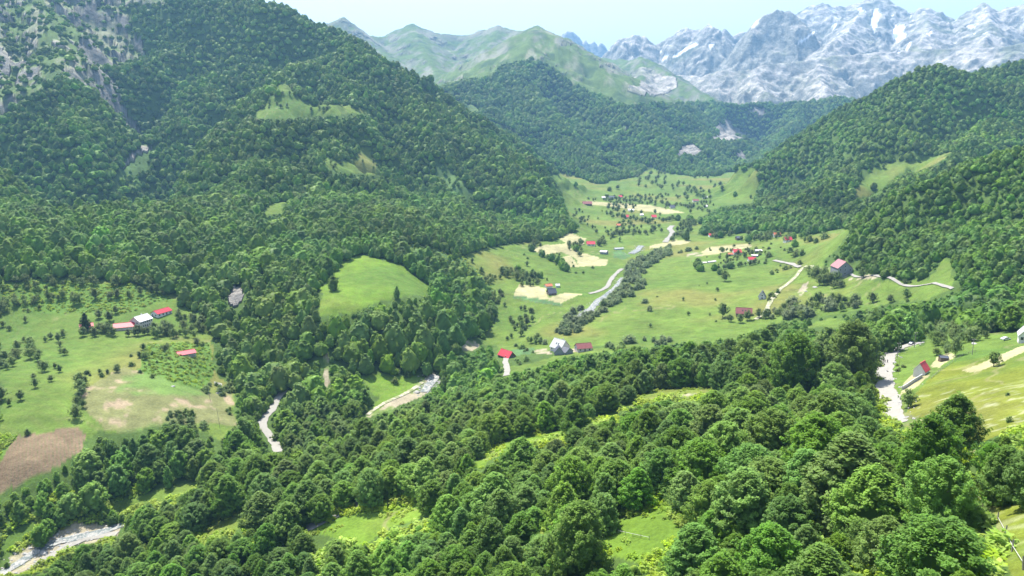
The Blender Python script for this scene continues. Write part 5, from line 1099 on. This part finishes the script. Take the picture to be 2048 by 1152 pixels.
# stones of the stream beds and the stone heap: countless
def stones(name, label, lines, n, spread, size, seed):
    rg = np.random.default_rng(seed); P = []
    for L_ in lines:
        C = smooth_line(L_[:, :2], 8); k = rg.integers(0, len(C), n); q = C[k] + rg.normal(0, spread, (n, 2)); z = height(q[:, 0], q[:, 1]); P.append(np.c_[q, z])
    P = np.concatenate(P); s = size * rg.lognormal(0, .5, len(P))
    src = np.array([v.co for v in RK[0].vertices]); fc = np.array([list(p.vertices) for p in RK[0].polygons])
    a = rg.uniform(0, 6.28, len(P)); V = np.empty((len(P), len(src), 3))
    V[:, :, 0] = src[None, :, 0] * np.cos(a)[:, None] - src[None, :, 1] * np.sin(a)[:, None]; V[:, :, 1] = src[None, :, 0] * np.sin(a)[:, None] + src[None, :, 1] * np.cos(a)[:, None]; V[:, :, 2] = src[None, :, 2]
    V = V * s[:, None, None] + (P + [0, 0, CAMZ])[:, None, :]
    F = (fc[None] + (np.arange(len(P)) * len(src))[:, None, None]).reshape(-1, 3)
    o = link(bpy.data.objects.new(name, mesh_np(name, V.reshape(-1, 3), F, [STONE]))); tag(o, label, 'stones', kind='stuff')
stones('river_stones', 'scattered grey stones along the stream beds and track edges', [q[4] for q in STREAM3] + [ROAD3[0][4]], 260, 3.4, .38, 3)
# ------------------------------------------------------------------ walkers, dog and car on the track
SKIN = paint('skin', (.45, .28, .20), .6, .05); HAIR = paint('dark_hair', (.03, .022, .018), .6, .2)
def cloth(n_, c): return paint(n_, c, .85, .15, 8)
def skin_obj(name, verts, edges, radii, mat, parent, sub=1):
    me = bpy.data.meshes.new(name); me.from_pydata(verts, edges, []); o = link(bpy.data.objects.new(name, me), parent)
    s = o.modifiers.new('skin', 'SKIN'); sub_ = o.modifiers.new('sub', 'SUBSURF'); sub_.levels = sub_.render_levels = sub
    for i, r_ in enumerate(radii): me.skin_vertices[0].data[i].radius = (r_, r_)
    me.skin_vertices[0].data[0].use_root = True
    me.materials.append(mat); return o
def person(label, u_, v_, face, shirt, trousers, step):
    root = link(bpy.data.objects.new('person', None)); root.location = gp(u_, v_, (150, 500)) + np.array([0, 0, .14]); root.rotation_euler = (0, 0, face)
    tag(root, label, 'person'); s = step
    V = [(0,0,.95),(0,.0,1.18),(0,.01,1.38),(0,.0,1.50),(0,.02,1.62),(0,.02,1.72),          # pelvis .. head
         (.10,0,.90),(.11,s*.20,.50),(.11,s*.22-.08,.09),(.11,s*.22+.10,.04),
         (-.10,0,.90),(-.11,-s*.14,.50),(-.11,-s*.30,.10),(-.11,-s*.30+.16,.04),
         (.19,0,1.40),(.24,-s*.10,1.14),(.24,-s*.02+.08,.90),(-.19,0,1.40),(-.24,s*.12,1.14),(-.24,s*.22,.92)]
    E = [(0,1),(1,2),(2,3),(3,4),(4,5),(0,6),(6,7),(7,8),(8,9),(0,10),(10,11),(11,12),(12,13),(2,14),(14,15),(15,16),(2,17),(17,18),(18,19)]
    Rr = [.15,.13,.16,.055,.10,.085,.10,.065,.045,.04,.10,.065,.045,.04,.06,.045,.032,.06,.045,.032]
    body = skin_obj('body', V, E, Rr, SKIN, root)
    skin_obj('shirt', [(0,0,.98),(0,0,1.18),(0,.01,1.38),(0,0,1.45),(.19,0,1.40),(.235,-s*.08,1.18),(-.19,0,1.40),(-.235,s*.10,1.18)], [(0,1),(1,2),(2,3),(2,4),(4,5),(2,6),(6,7)], [.165,.15,.175,.08,.08,.06,.08,.06], shirt, root)
    skin_obj('trousers', [(0,0,.97),(.10,0,.90),(.11,s*.20,.50),(.11,s*.22-.07,.14),(-.10,0,.90),(-.11,-s*.14,.50),(-.11,-s*.29,.14)], [(0,1),(1,2),(2,3),(0,4),(4,5),(5,6)], [.16,.115,.08,.062,.115,.08,.062], trousers, root)
    skin_obj('hair', [(0,-.01,1.70),(0,-.03,1.76),(0,-.05,1.66)], [(0,1),(0,2)], [.105,.09,.085], HAIR, root)
    me = boxes_mesh('hand', [(-.012 - .012 * 0 + k * .02, .004 + k * .02, -.008, .008, -.09 + .008 * abs(k - 1.4), 0) for k in range(4)] + [(-.04, -.02, -.008, .012, -.05, 0)], SKIN)
    for sx, ps in ((1, (.23, -s*.02 + .08, .90)), (-1, (-.25, s*.22, .92))):
        h = link(bpy.data.objects.new('hand', me), root); h.location = ps
    return root
DK = cloth('dark_clothes', (.03, .035, .05)); BL = cloth('blue_clothes', (.05, .07, .13)); GY = cloth('grey_clothes', (.12, .12, .13)); BK = cloth('black_trousers', (.02, .02, .025))
person('leftmost of three walkers on the gravel track, in dark clothes', 1766, 725, 2.9, DK, BK, 1)
person('middle one of the three walkers on the track, in grey top', 1769.5, 727, 3.1, GY, BL, -1)
person('rightmost of three walkers on the track, in dark blue clothes', 1774.5, 727, 3.3, BL, BK, 1)
dg = link(bpy.data.objects.new('dog', None)); dg.location = gp(1775, 745, (150, 500)) + np.array([0, 0, .14]); dg.rotation_euler = (0, 0, .3); tag(dg, 'small dark dog on the gravel track below the walkers', 'dog')
FUR = cloth('black_fur', (.025, .02, .02))
skin_obj('body', [(0,-.28,.48),(0,0,.47),(0,.26,.50),(0,.40,.62),(0,.52,.68),(0,.64,.65),(.09,.26,.30),(.09,.25,.16),(.09,.27,.02),(-.09,.26,.30),(-.09,.30,.16),(-.09,.33,.02),(.09,-.28,.34),(.09,-.34,.20),(.09,-.30,.02),(-.09,-.28,.34),(-.09,-.38,.20),(-.09,-.36,.02),(0,-.42,.55),(0,-.56,.66),(.05,.47,.80),(-.05,.47,.80)],
         [(0,1),(1,2),(2,3),(3,4),(4,5),(2,6),(6,7),(7,8),(2,9),(9,10),(10,11),(0,12),(12,13),(13,14),(0,15),(15,16),(16,17),(0,18),(18,19),(4,20),(4,21)],
         [.12,.13,.15,.09,.085,.045,.06,.035,.03,.06,.035,.03,.075,.035,.03,.075,.035,.03,.03,.015,.02,.02], FUR, dg)
def car(label, u_, v_, yaw, mat):
    root = link(bpy.data.objects.new('parked_car', None)); root.location = gp(u_, v_, (150, 600)) + np.array([0, 0, .18]); root.rotation_euler = (0, 0, yaw); tag(root, label, 'car')
    prof = [(-2.1,.35),(-2.15,.75),(-1.95,.95),(-1.5,1.0),(-1.05,1.45),(.45,1.48),(1.05,1.02),(1.95,.86),(2.15,.65),(2.12,.35)]
    n = len(prof); V = []
    for y_, s in ((-.84, 1), (.84, 1)):
        for x_, z_ in prof: V.append((x_, y_ * (.86 if z_ > 1.2 else 1), z_))
    F = [tuple(range(n)), tuple(range(2 * n - 1, n - 1, -1))] + [(i, i + n, (i + 1) % n + n, (i + 1) % n) for i in range(n)]
    b = link(bpy.data.objects.new('body', poly_mesh('body', V, F, [mat])), root); bv = b.modifiers.new('bevel', 'BEVEL'); bv.width = .06; bv.segments = 2
    for nm, xs in (('windscreen', (.55, 1.0)), ('rear_window', (-1.4, -1.05))):
        z0, z1 = (1.42, 1.1) if nm == 'windscreen' else (1.12, 1.4)
        link(bpy.data.objects.new(nm, poly_mesh(nm, [(xs[0], -.66, z0 + .05), (xs[1], -.72, z1 + .02), (xs[1], .72, z1 + .02), (xs[0], .66, z0 + .05)], [(0, 1, 2, 3)], [GLASS])), root)
    for sy in (-1, 1):
        link(bpy.data.objects.new('side_window', poly_mesh('side_window', [(-1.2, sy * .85, 1.02), (.85, sy * .85, 1.02), (.4, sy * .745, 1.4), (-.95, sy * .745, 1.4)], [(0, 1, 2, 3)], [GLASS])), root)
    for sx in (-1.35, 1.35):
        for sy in (-.8, .8):
            V_, F_ = tube((0, -.11, 0), (0, .11, 0), .33, .33, 14); V_ = np.r_[V_, [[0, -.11, 0], [0, .11, 0]]]
            Fq = [tuple(f) for f in F_] + [(28, (i + 1) % 14, i) for i in range(14)] + [(29, 14 + i, 14 + (i + 1) % 14) for i in range(14)]
            wl = link(bpy.data.objects.new('wheel', poly_mesh('wheel', V_, Fq, [SLATE])), root); wl.location = (sx, sy, .33)
car('dark car parked in the shade at the far end of the gravel track', 1824, 690, .5, paint('car_paint', (.05, .06, .09), .3, .05))
car('pale car parked by the orchard near the right edge of the photo', 2011, 681, .2, paint('pale_car_paint', (.6, .62, .64), .3, .05))
# ------------------------------------------------------------------ trees, bushes and willows that can be told apart
VM = [('the white roofed farmhouse', 290, 645), ('the leftmost red roof', 172, 655), ('the lone red shed', 375, 708), ('the ploughed field', 80, 900), ('the left photo edge', 10, 700), ('the upper edge of the farm meadow', 180, 575), ('the bare patchy plot', 300, 810), ('the farm road bend', 432, 760),
      ('the triangular meadow', 800, 780), ('the bright meadow', 745, 565), ('the red roofed cabin', 1007, 705), ('the pale gabled house', 1113, 690), ('the fenced orchard house', 1105, 583), ('the river bend', 1210, 590), ('the hay fields', 1140, 505), ('the white roofed barn', 1207, 503), ('the far village red roofs', 1280, 435),
      ('the upper valley houses', 1225, 395), ('the far valley head', 1400, 350), ('the grey roofed house in the far valley', 1346, 413), ('the far right valley houses', 1400, 402), ('the long pale hay field', 1345, 487), ('the hamlet red roof', 1475, 504), ('the orange roofed house', 1555, 470), ('the guesthouse', 1690, 540), ('the black roofed cottage', 1525, 590),
      ('the maroon roofed lodge', 1487, 626), ('the left meadow centre', 120, 720), ('the right hill clearing', 1765, 350), ('the high mountain clearing', 590, 210), ('the forked mountain clearing', 715, 325), ('the hut', 1845, 735), ('the vegetable plot', 1950, 690), ('the wide right meadow', 1370, 590), ('the sloping left valley meadow', 1010, 530), ('the meadow between the left hills', 1140, 360), ('the lower river willows', 1160, 640), ('the wooded knoll', 1450, 450), ('the sunny slope beyond the lane', 1610, 500), ('the lower left stream', 150, 1080), ('the white gravel road', 545, 850)]
ZONES = [ # outline in the photo, spacing m, kind, height range m, ranges
 ([(0,558),(330,558),(372,600),(300,612),(180,600),(60,622),(0,640)], 13, 'OB', (2.5,7), (500,900)),
 ([(0,640),(75,640),(70,800),(0,830)], 14, 'O', (4,8), (350,800)),
 ([(75,630),(240,615),(245,645),(150,648),(80,690)], 17, 'O', (4,8), (400,800)),
 ([(185,662),(350,655),(420,655),(425,705),(330,690),(290,700),(190,690)], 11, 'O', (4,8), (350,800)),
 ([(250,700),(345,695),(345,730),(300,760),(250,735)], 15, 'OB', (3,6), (350,700)),
 ([(170,745),(245,735),(230,800),(180,835),(140,830)], 9, 'OB', (2.5,6), (300,600)),
 ([(330,820),(400,830),(440,870),(380,870),(330,850)], 8, 'B', (2,4), (250,500)),
 ([(0,690),(130,660),(150,720),(110,780),(60,800),(0,790)], 22, 'O', (3.5,7), (300,700)),
 ([(325,600),(370,590),(420,620),(430,660),(350,650)], 9, 'O', (4,8), (400,800)),
 ([(400,760),(470,775),(470,840),(430,830)], 10, 'B', (2,4.5), (300,520)),
 ([(1035,560),(1095,560),(1100,600),(1040,590)], 8, 'O', (3,5), (500,1000)),
 ([(1000,540),(1060,545),(1095,562),(1040,570),(1000,560)], 9, 'O', (5,9), (500,1000)),
 ([(1150,478),(1210,485),(1215,515),(1150,512),(1130,500)], 9, 'O', (5,9), (700,1200)),
 ([(1055,485),(1075,488),(1145,535),(1130,545),(1100,525)], 10, 'O', (5,9), (600,1200)),
 ([(1215,400),(1335,405),(1345,460),(1300,470),(1230,470),(1215,430)], 25, 'O', (6,9), (900,1800)),
 ([(1150,385),(1230,385),(1330,395),(1330,408),(1170,402)], 22, 'O', (6,9), (1000,2200)),
 ([(1290,340),(1500,345),(1505,400),(1420,405),(1300,395),(1230,380)], 40, 'O', (8,13), (1200,2800)),
 ([(1330,400),(1440,405),(1400,430),(1340,425)], 22, 'O', (5,9), (1000,2000)),
 ([(1400,455),(1520,458),(1620,472),(1600,486),(1500,484),(1420,478)], 13, 'O', (6,10), (700,1500)),
 ([(1395,440),(1500,425),(1520,450),(1420,462)], 12, 'O', (8,12), (800,1600)),
 ([(1435,500),(1520,500),(1545,515),(1530,530),(1440,540),(1430,520)], 10, 'OB', (3,7), (600,1200)),
 ([(1520,528),(1600,532),(1570,555),(1545,550)], 11, 'B', (2,5), (500,1000)),
 ([(1600,535),(1660,540),(1690,560),(1680,580),(1635,575)], 9, 'O', (6,10), (450,1000)),
 ([(1520,610),(1640,600),(1760,605),(1700,625),(1620,640),(1520,650)], 9, 'OW', (4,9), (400,900)),
 ([(1300,580),(1450,560),(1440,640),(1300,660)], 60, 'O', (2.5,4), (450,900)),
 ([(1700,560),(1900,570),(1880,600),(1720,610)], 14, 'OB', (3,7), (400,900)),
 ([(1560,470),(1680,470),(1640,520),(1560,505)], 34, 'B', (4,8), (600,1300)),
 ([(1125,655),(1130,635),(1160,615),(1178,625),(1215,602),(1240,572),(1250,545),(1258,522),(1290,512),(1318,500),(1340,492),(1345,505),(1300,530),(1285,555),(1292,582),(1255,596),(1225,612),(1180,645),(1160,668),(1125,680),(1112,672)], 6.5, 'W', (3.5,6.5), (450,1200)),
 ([(1080,690),(1110,665),(1150,650),(1135,680),(1105,690)], 6, 'W', (3,5), (400,800)),
 ([(1340,470),(1375,440),(1395,445),(1375,475),(1345,490)], 11, 'O', (5,10), (800,1600)),
 ([(1210,690),(1345,672),(1345,688),(1220,706)], 9, 'WB', (2.5,4.5), (400,800)),
 ([(1840,645),(2048,640),(2048,672),(1900,690),(1850,690)], 8, 'O', (4,7), (150,500)),
 ([(1850,690),(1900,690),(1890,715),(1820,742),(1810,720)], 7, 'O', (3,5), (150,420)),
 ([(1780,700),(1800,705),(1822,760),(1800,775),(1785,740)], 4.2, 'B', (1,2.2), (150,420)),
 ([(520,200),(580,170),(620,205),(700,215),(640,228),(530,232)], 18, 'O', (5,9), (700,1900)),
 ([(650,325),(755,325),(755,345),(655,345)], 18, 'O', (5,8), (700,1500)),
 ([(1720,330),(1830,325),(1800,350),(1720,390)], 24, 'O', (6,10), (600,1600)),
 ([(940,520),(1010,560),(1010,620),(985,640),(985,600)], 8, 'OB', (3,7), (500,1000)),
 ([(1020,640),(1070,640),(1060,660),(1025,665)], 10, 'O', (4,8), (400,800)),
 ([(900,500),(1100,560),(1100,540),(960,500)], 40, 'B', (2.5,5), (500,1000)),
 ([(150,1010),(220,1010),(235,1050),(150,1060)], 6, 'W', (3,5), (150,330)),
 ([(100,1060),(160,1040),(165,1060),(110,1085)], 4, 'W', (1.5,3), (150,330)),
 ([(640,820),(690,840),(700,900),(620,880)], 6, 'W', (3,5), (250,450)),
 ([(575,850),(640,850),(640,890),(580,900)], 7, 'W', (3,5), (250,450)),
 ([(1000,745),(1010,690),(1085,700),(1060,720),(1010,745)], 9, 'B', (1.5,4), (380,650)),
 ([(1010,675),(1085,668),(1085,690),(1020,695)], 7, 'O', (3.5,6), (400,700)),
 ([(640,590),(700,580),(720,560),(700,600),(650,620)], 16, 'O', (4,8), (450,750)),
 ([(760,745),(840,750),(850,765),(780,775)], 16, 'B', (2,4.5), (380,520)),
 ([(1230,620),(1420,560),(1460,600),(1430,650),(1260,680)], 30, 'OB', (2,5), (400,900)),
 ([(1000,500),(1130,500),(1200,545),(1160,580),(1060,560)], 34, 'OB', (3,6), (500,1100)),
 ([(1140,410),(1240,430),(1300,470),(1240,490),(1160,470)], 24, 'O', (4,8), (800,1700)),
 ([(1400,500),(1540,480),(1660,480),(1600,520),(1440,550)], 30, 'OB', (3,7), (550,1200)),
 ([(1880,850),(2048,760),(2048,900),(1940,960)], 26, 'B', (.8,1.8), (60,300)),
]
KM = {'O': ('orchard_tree', ORCH, 6, 5.2, 'orchard tree', 'tree', .85), 'W': ('willow_shrub', WILL, 5, 5.5, 'grey-green willow', 'shrub', 1.15), 'B': ('bush', BUSH, 2.4, 3, 'bush', 'bush', 1.25)}
placed = {'O': [], 'W': [], 'B': []}
for zi, (poly, sp_, kinds, (h0_, h1_), rr_) in enumerate(ZONES):
    rg = random.Random(700 + zi)
    gx, gy, gz = ground([p[0] for p in poly], [p[1] for p in poly], *rr_)
    X, Y = jitter_points(gx.min() - 5, gx.max() + 5, gy.min() - 5, gy.max() + 5, sp_ * (.62 if zi < 10 else .78), 800 + zi)
    if len(X) == 0: continue
    Z = height(X, Y); u_, v_ = project(X, Y, Z); m = in_poly(u_, v_, poly) & (np.hypot(X, Y) > rr_[0]) & (np.hypot(X, Y) < rr_[1])
    for n_, l_, hw, mt, P in ROAD3 + STREAM3: m &= ~near_line(X, Y, P, hw + 1.2)
    X, Y, Z, u_, v_ = X[m], Y[m], Z[m], u_[m], v_[m]
    for x, y, z, a, b in zip(X, Y, Z, u_, v_):
        if rg.random() < .12 or (kinds != 'W' and float(fbm(np.array([x]), np.array([y]), sp_ * 4.5, 2, 88)[0]) < -.06) or (kinds == 'W' and float(fbm(np.array([x]), np.array([y]), 22, 2, 89)[0]) < -.3): continue
        if any((p[0] - 4 < a < p[2] + 4) and (p[1] - 2 < b < p[3] + 8) for p in HOUSE_BOX): continue
        k = rg.choice(kinds); h = (h0_ + (h1_ - h0_) * rg.random() ** 1.4) * (.5 if (k == 'B' and 'O' in kinds) else 1)
        placed[k].append((x, y, z, h, a, b))
HEDGES = [ # line in the photo, spacing m, kind, heights, ranges
 ([(1430,541),(1465,536),(1500,530),(1512,527)], 5, 'O', (4,8), (600,1200)), ([(1545,549),(1562,541),(1600,529)], 6, 'B', (2.5,5), (500,1100)),
 ([(1393,533),(1400,543),(1404,548)], 6, 'O', (7,11), (600,1200)), ([(1453,562),(1457,562)], 5, 'O', (9,12), (500,1000)), ([(1470,564),(1480,564)], 6, 'O', (7,9), (500,1000)),
 ([(1300,533),(1330,513),(1400,497)], 8, 'W', (3,6), (700,1400)), ([(1225,474),(1258,468),(1300,470)], 9, 'O', (5,9), (800,1600)),
 ([(1300,392),(1330,391),(1362,395)], 9, 'O', (5,8), (1200,2600)), ([(1362,412),(1400,420),(1440,427)], 12, 'O', (5,8), (1100,2400)),
 ([(1062,497),(1074,507),(1085,512),(1100,519),(1118,527),(1130,541),(1142,544)], 8, 'O', (6,11), (600,1300)),
 ([(1044,619),(1058,622),(1070,627)], 5, 'O', (3,6), (450,900)), ([(1035,657),(1060,660)], 5, 'B', (3,4), (400,900)),
 ([(1447,636),(1452,634)], 4, 'O', (9,13), (400,900)), ([(1458,641),(1470,644),(1485,646)], 6, 'O', (4,7), (400,900)),
 ([(1637,572),(1652,569),(1668,570),(1680,569)], 6, 'O', (9,13), (450,1000)), ([(1722,557),(1726,557)], 5, 'O', (9,12), (450,1000)), ([(1632,545),(1640,552)], 6, 'O', (6,9), (450,1000)),
 ([(1345,440),(1400,446),(1440,470)], 14, 'O', (7,12), (800,1700)), ([(1225,432),(1300,447),(1340,440)], 14, 'O', (6,10), (900,1900)),
 ([(1540,600),(1548,590),(1556,583)], 6, 'B', (2,4), (450,900)), ([(1500,640),(1540,632),(1570,628)], 7, 'O', (5,9), (400,900)),
 ([(1595,492),(1605,486),(1612,484)], 8, 'O', (7,10), (600,1300)), ([(1550,511),(1580,507),(1610,512)], 16, 'B', (5,8), (600,1200)),
 ([(165,676),(200,670),(240,672),(300,668),(340,662)], 6, 'O', (5,9), (350,800)), ([(140,850),(160,820),(158,790),(175,760)], 6, 'O', (4,8), (300,600)), ([(0,615),(60,608),(120,598),(200,600),(280,592),(340,586)], 8, 'O', (5,9), (400,900)),
 ([(0,575),(80,575),(160,570),(250,572),(330,585)], 7, 'O', (5,10), (450,900)), ([(60,690),(130,668),(200,672)], 8, 'O', (4,7), (350,800)),
]
for hi, (ln, sp_, k, (a_, b_), rr_) in enumerate(HEDGES):
    rg = random.Random(3000 + hi); P = corridor(ln, 1, rr_); C = smooth_line(P[:, :2], 8); s_ = np.r_[0, np.cumsum(np.linalg.norm(np.diff(C, axis=0), axis=1))]
    q = np.arange(0, s_[-1] + .1, sp_); X = np.interp(q, s_, C[:, 0]) + np.array([rg.gauss(0, sp_ * .25) for _ in q]); Y = np.interp(q, s_, C[:, 1]) + np.array([rg.gauss(0, sp_ * .25) for _ in q])
    Z = height(X, Y); u_, v_ = project(X, Y, Z)
    for x, y, z, a, b in zip(X, Y, Z, u_, v_):
        if rg.random() > .1: placed[k].append((x, y, z, rg.uniform(a_, b_), a, b))
for k, L_ in placed.items():
    nm, ms, h0_, w0_, noun, cat_, asp = KM[k]; rg = random.Random(ord(k))
    if len(L_) > 292:
        L_.sort(key=lambda q: -q[3] / math.hypot(q[0], q[1])); extra = L_[292:]; L_ = L_[:292]
        E_ = np.array(extra); gn_scatter('far_' + {'O': 'orchards', 'W': 'willows', 'B': 'bushes'}[k], lift(E_[:, 0], E_[:, 1], E_[:, 2]), E_[:, 3], E_[:, 3] * asp, {'O': [S['or0'], S['or1'], S['or2']], 'W': S['wi'], 'B': S['bu']}[k], h0_, w0_, 900 + ord(k), {'O': 'many small orchard trees dotted over the distant valley floor', 'W': 'grey-green willows lining the far stretches of river', 'B': 'scattered small bushes on the far meadows'}[k])
    its = []
    for (x, y, z, h, a, b) in L_:
        o = link(bpy.data.objects.new(nm, rg.choice(ms))); w_ = h * asp * rg.uniform(.85, 1.15) / w0_ ; o.location = (x, y, z + CAMZ - .15)
        o.scale = (w_, w_ * rg.uniform(.9, 1.1), h / h0_); o.rotation_euler = (0, 0, rg.uniform(0, 6.28)); tag(o, 'x', cat_, {'O': 'small trees dotted over the meadows and orchards', 'W': 'willow shrubs along the streams', 'B': 'bushes on the meadows'}[k])
        if math.hypot(x, y) > 750 and k == 'O':
            o.data = FAR[rg.randrange(4)]; o.scale = (h / 12 * 1.15, h / 12 * 1.15, h / 12)
        its.append((o, a, b, 'small' if h < (h0_ + 1) * .75 else ('large' if h > h0_ * 1.25 else 'rounded')))
    where_label(its, VM, noun)
# ------------------------------------------------------------------ bracken: countless ferns
fo = [lone('fern', 'single bracken clump at the %s of the bright lower clearing' % w_, FERN[i], a, b, 12, 20, 'fern', rr_=(60, 300), h0=.9, w0=1.7) for i, (a, b, w_) in enumerate([(1215, 1098, 'left corner'), (1345, 1035, 'right side'), (1300, 1118, 'lower side')])]
def cover_points(k_, r0, r1, sp_, seed):
    X, Y = jitter_points(-r1 * .75, r1 * .75, r0 * .6, r1, sp_, seed); r = np.hypot(X, Y); m = (r > r0) & (r < r1) & (np.abs(np.arctan2(X, Y)) < R(40)); X, Y = X[m], Y[m]
    Z, lay = height(X, Y, True); c = cover(X, Y, Z, lay); m = np.isin(c, k_); X, Y, Z = X[m], Y[m], Z[m]
    u_, v_ = project(X, Y, Z); m = (u_ > -50) & (u_ < 2100) & (v_ > 0) & (v_ < 1250); return X[m], Y[m], Z[m]
A_ = cover_points([BRACKEN], 60, 420, 1.7, 61); B_ = cover_points([BRACKEN, SHRUBBY], 420, 900, 3.8, 62); C_ = cover_points([BRIGHT], 60, 330, 2.4, 63)
D_ = cover_points([FLOOR], 60, 360, 2.9, 64); D_ = [q[fbm(D_[0], D_[1], 18, 2, 19) > -.15] for q in D_]
C_ = [q[fbm(C_[0], C_[1], 14, 2, 9) > .12] for q in C_]
rg = np.random.default_rng(3); X = np.r_[A_[0], B_[0], C_[0], D_[0]]; Y = np.r_[A_[1], B_[1], C_[1], D_[1]]; Z = np.r_[A_[2], B_[2], C_[2], D_[2]]
hs = np.r_[rg.uniform(.6, 1.3, len(A_[0])), rg.uniform(.6, 1.5, len(B_[0])), rg.uniform(.4, .9, len(C_[0])), rg.uniform(.9, 2.4, len(D_[0]))]
gn_scatter('bracken', lift(X, Y, Z + .2), hs, hs * 1.9, fo, .9, 1.7, 71, 'bright green bracken and low scrub on clearings and slopes')

# ------------------------------------------------------------------ haze
def build_haze(density=1.05e-4):
    m = bpy.data.materials.new('haze_air'); m.use_nodes = True; nt = m.node_tree
    for n_ in list(nt.nodes): nt.nodes.remove(n_)
    out = nt.nodes.new('ShaderNodeOutputMaterial'); pv = nt.nodes.new('ShaderNodeVolumePrincipled')
    pv.inputs['Color'].default_value = (.29, .60, 1.0, 1); pv.inputs['Density'].default_value = density
    pv.inputs['Anisotropy'].default_value = 0.1
    nt.links.new(pv.outputs[0], out.inputs['Volume'])
    x0, x1, y0, y1, z0, z1 = -15000, 15000, -3000, 15000, -200, 1720
    V = [(x, y, z) for z in (z0, z1) for y in (y0, y1) for x in (x0, x1)]
    F = [(0, 2, 3, 1), (4, 5, 7, 6), (0, 1, 5, 4), (2, 6, 7, 3), (0, 4, 6, 2), (1, 3, 7, 5)]
    o = link(bpy.data.objects.new('haze', mesh_np('haze', V, F, [m])))
    tag(o, 'thin pale blue summer haze filling the valley air', 'haze', kind='stuff')
build_haze()
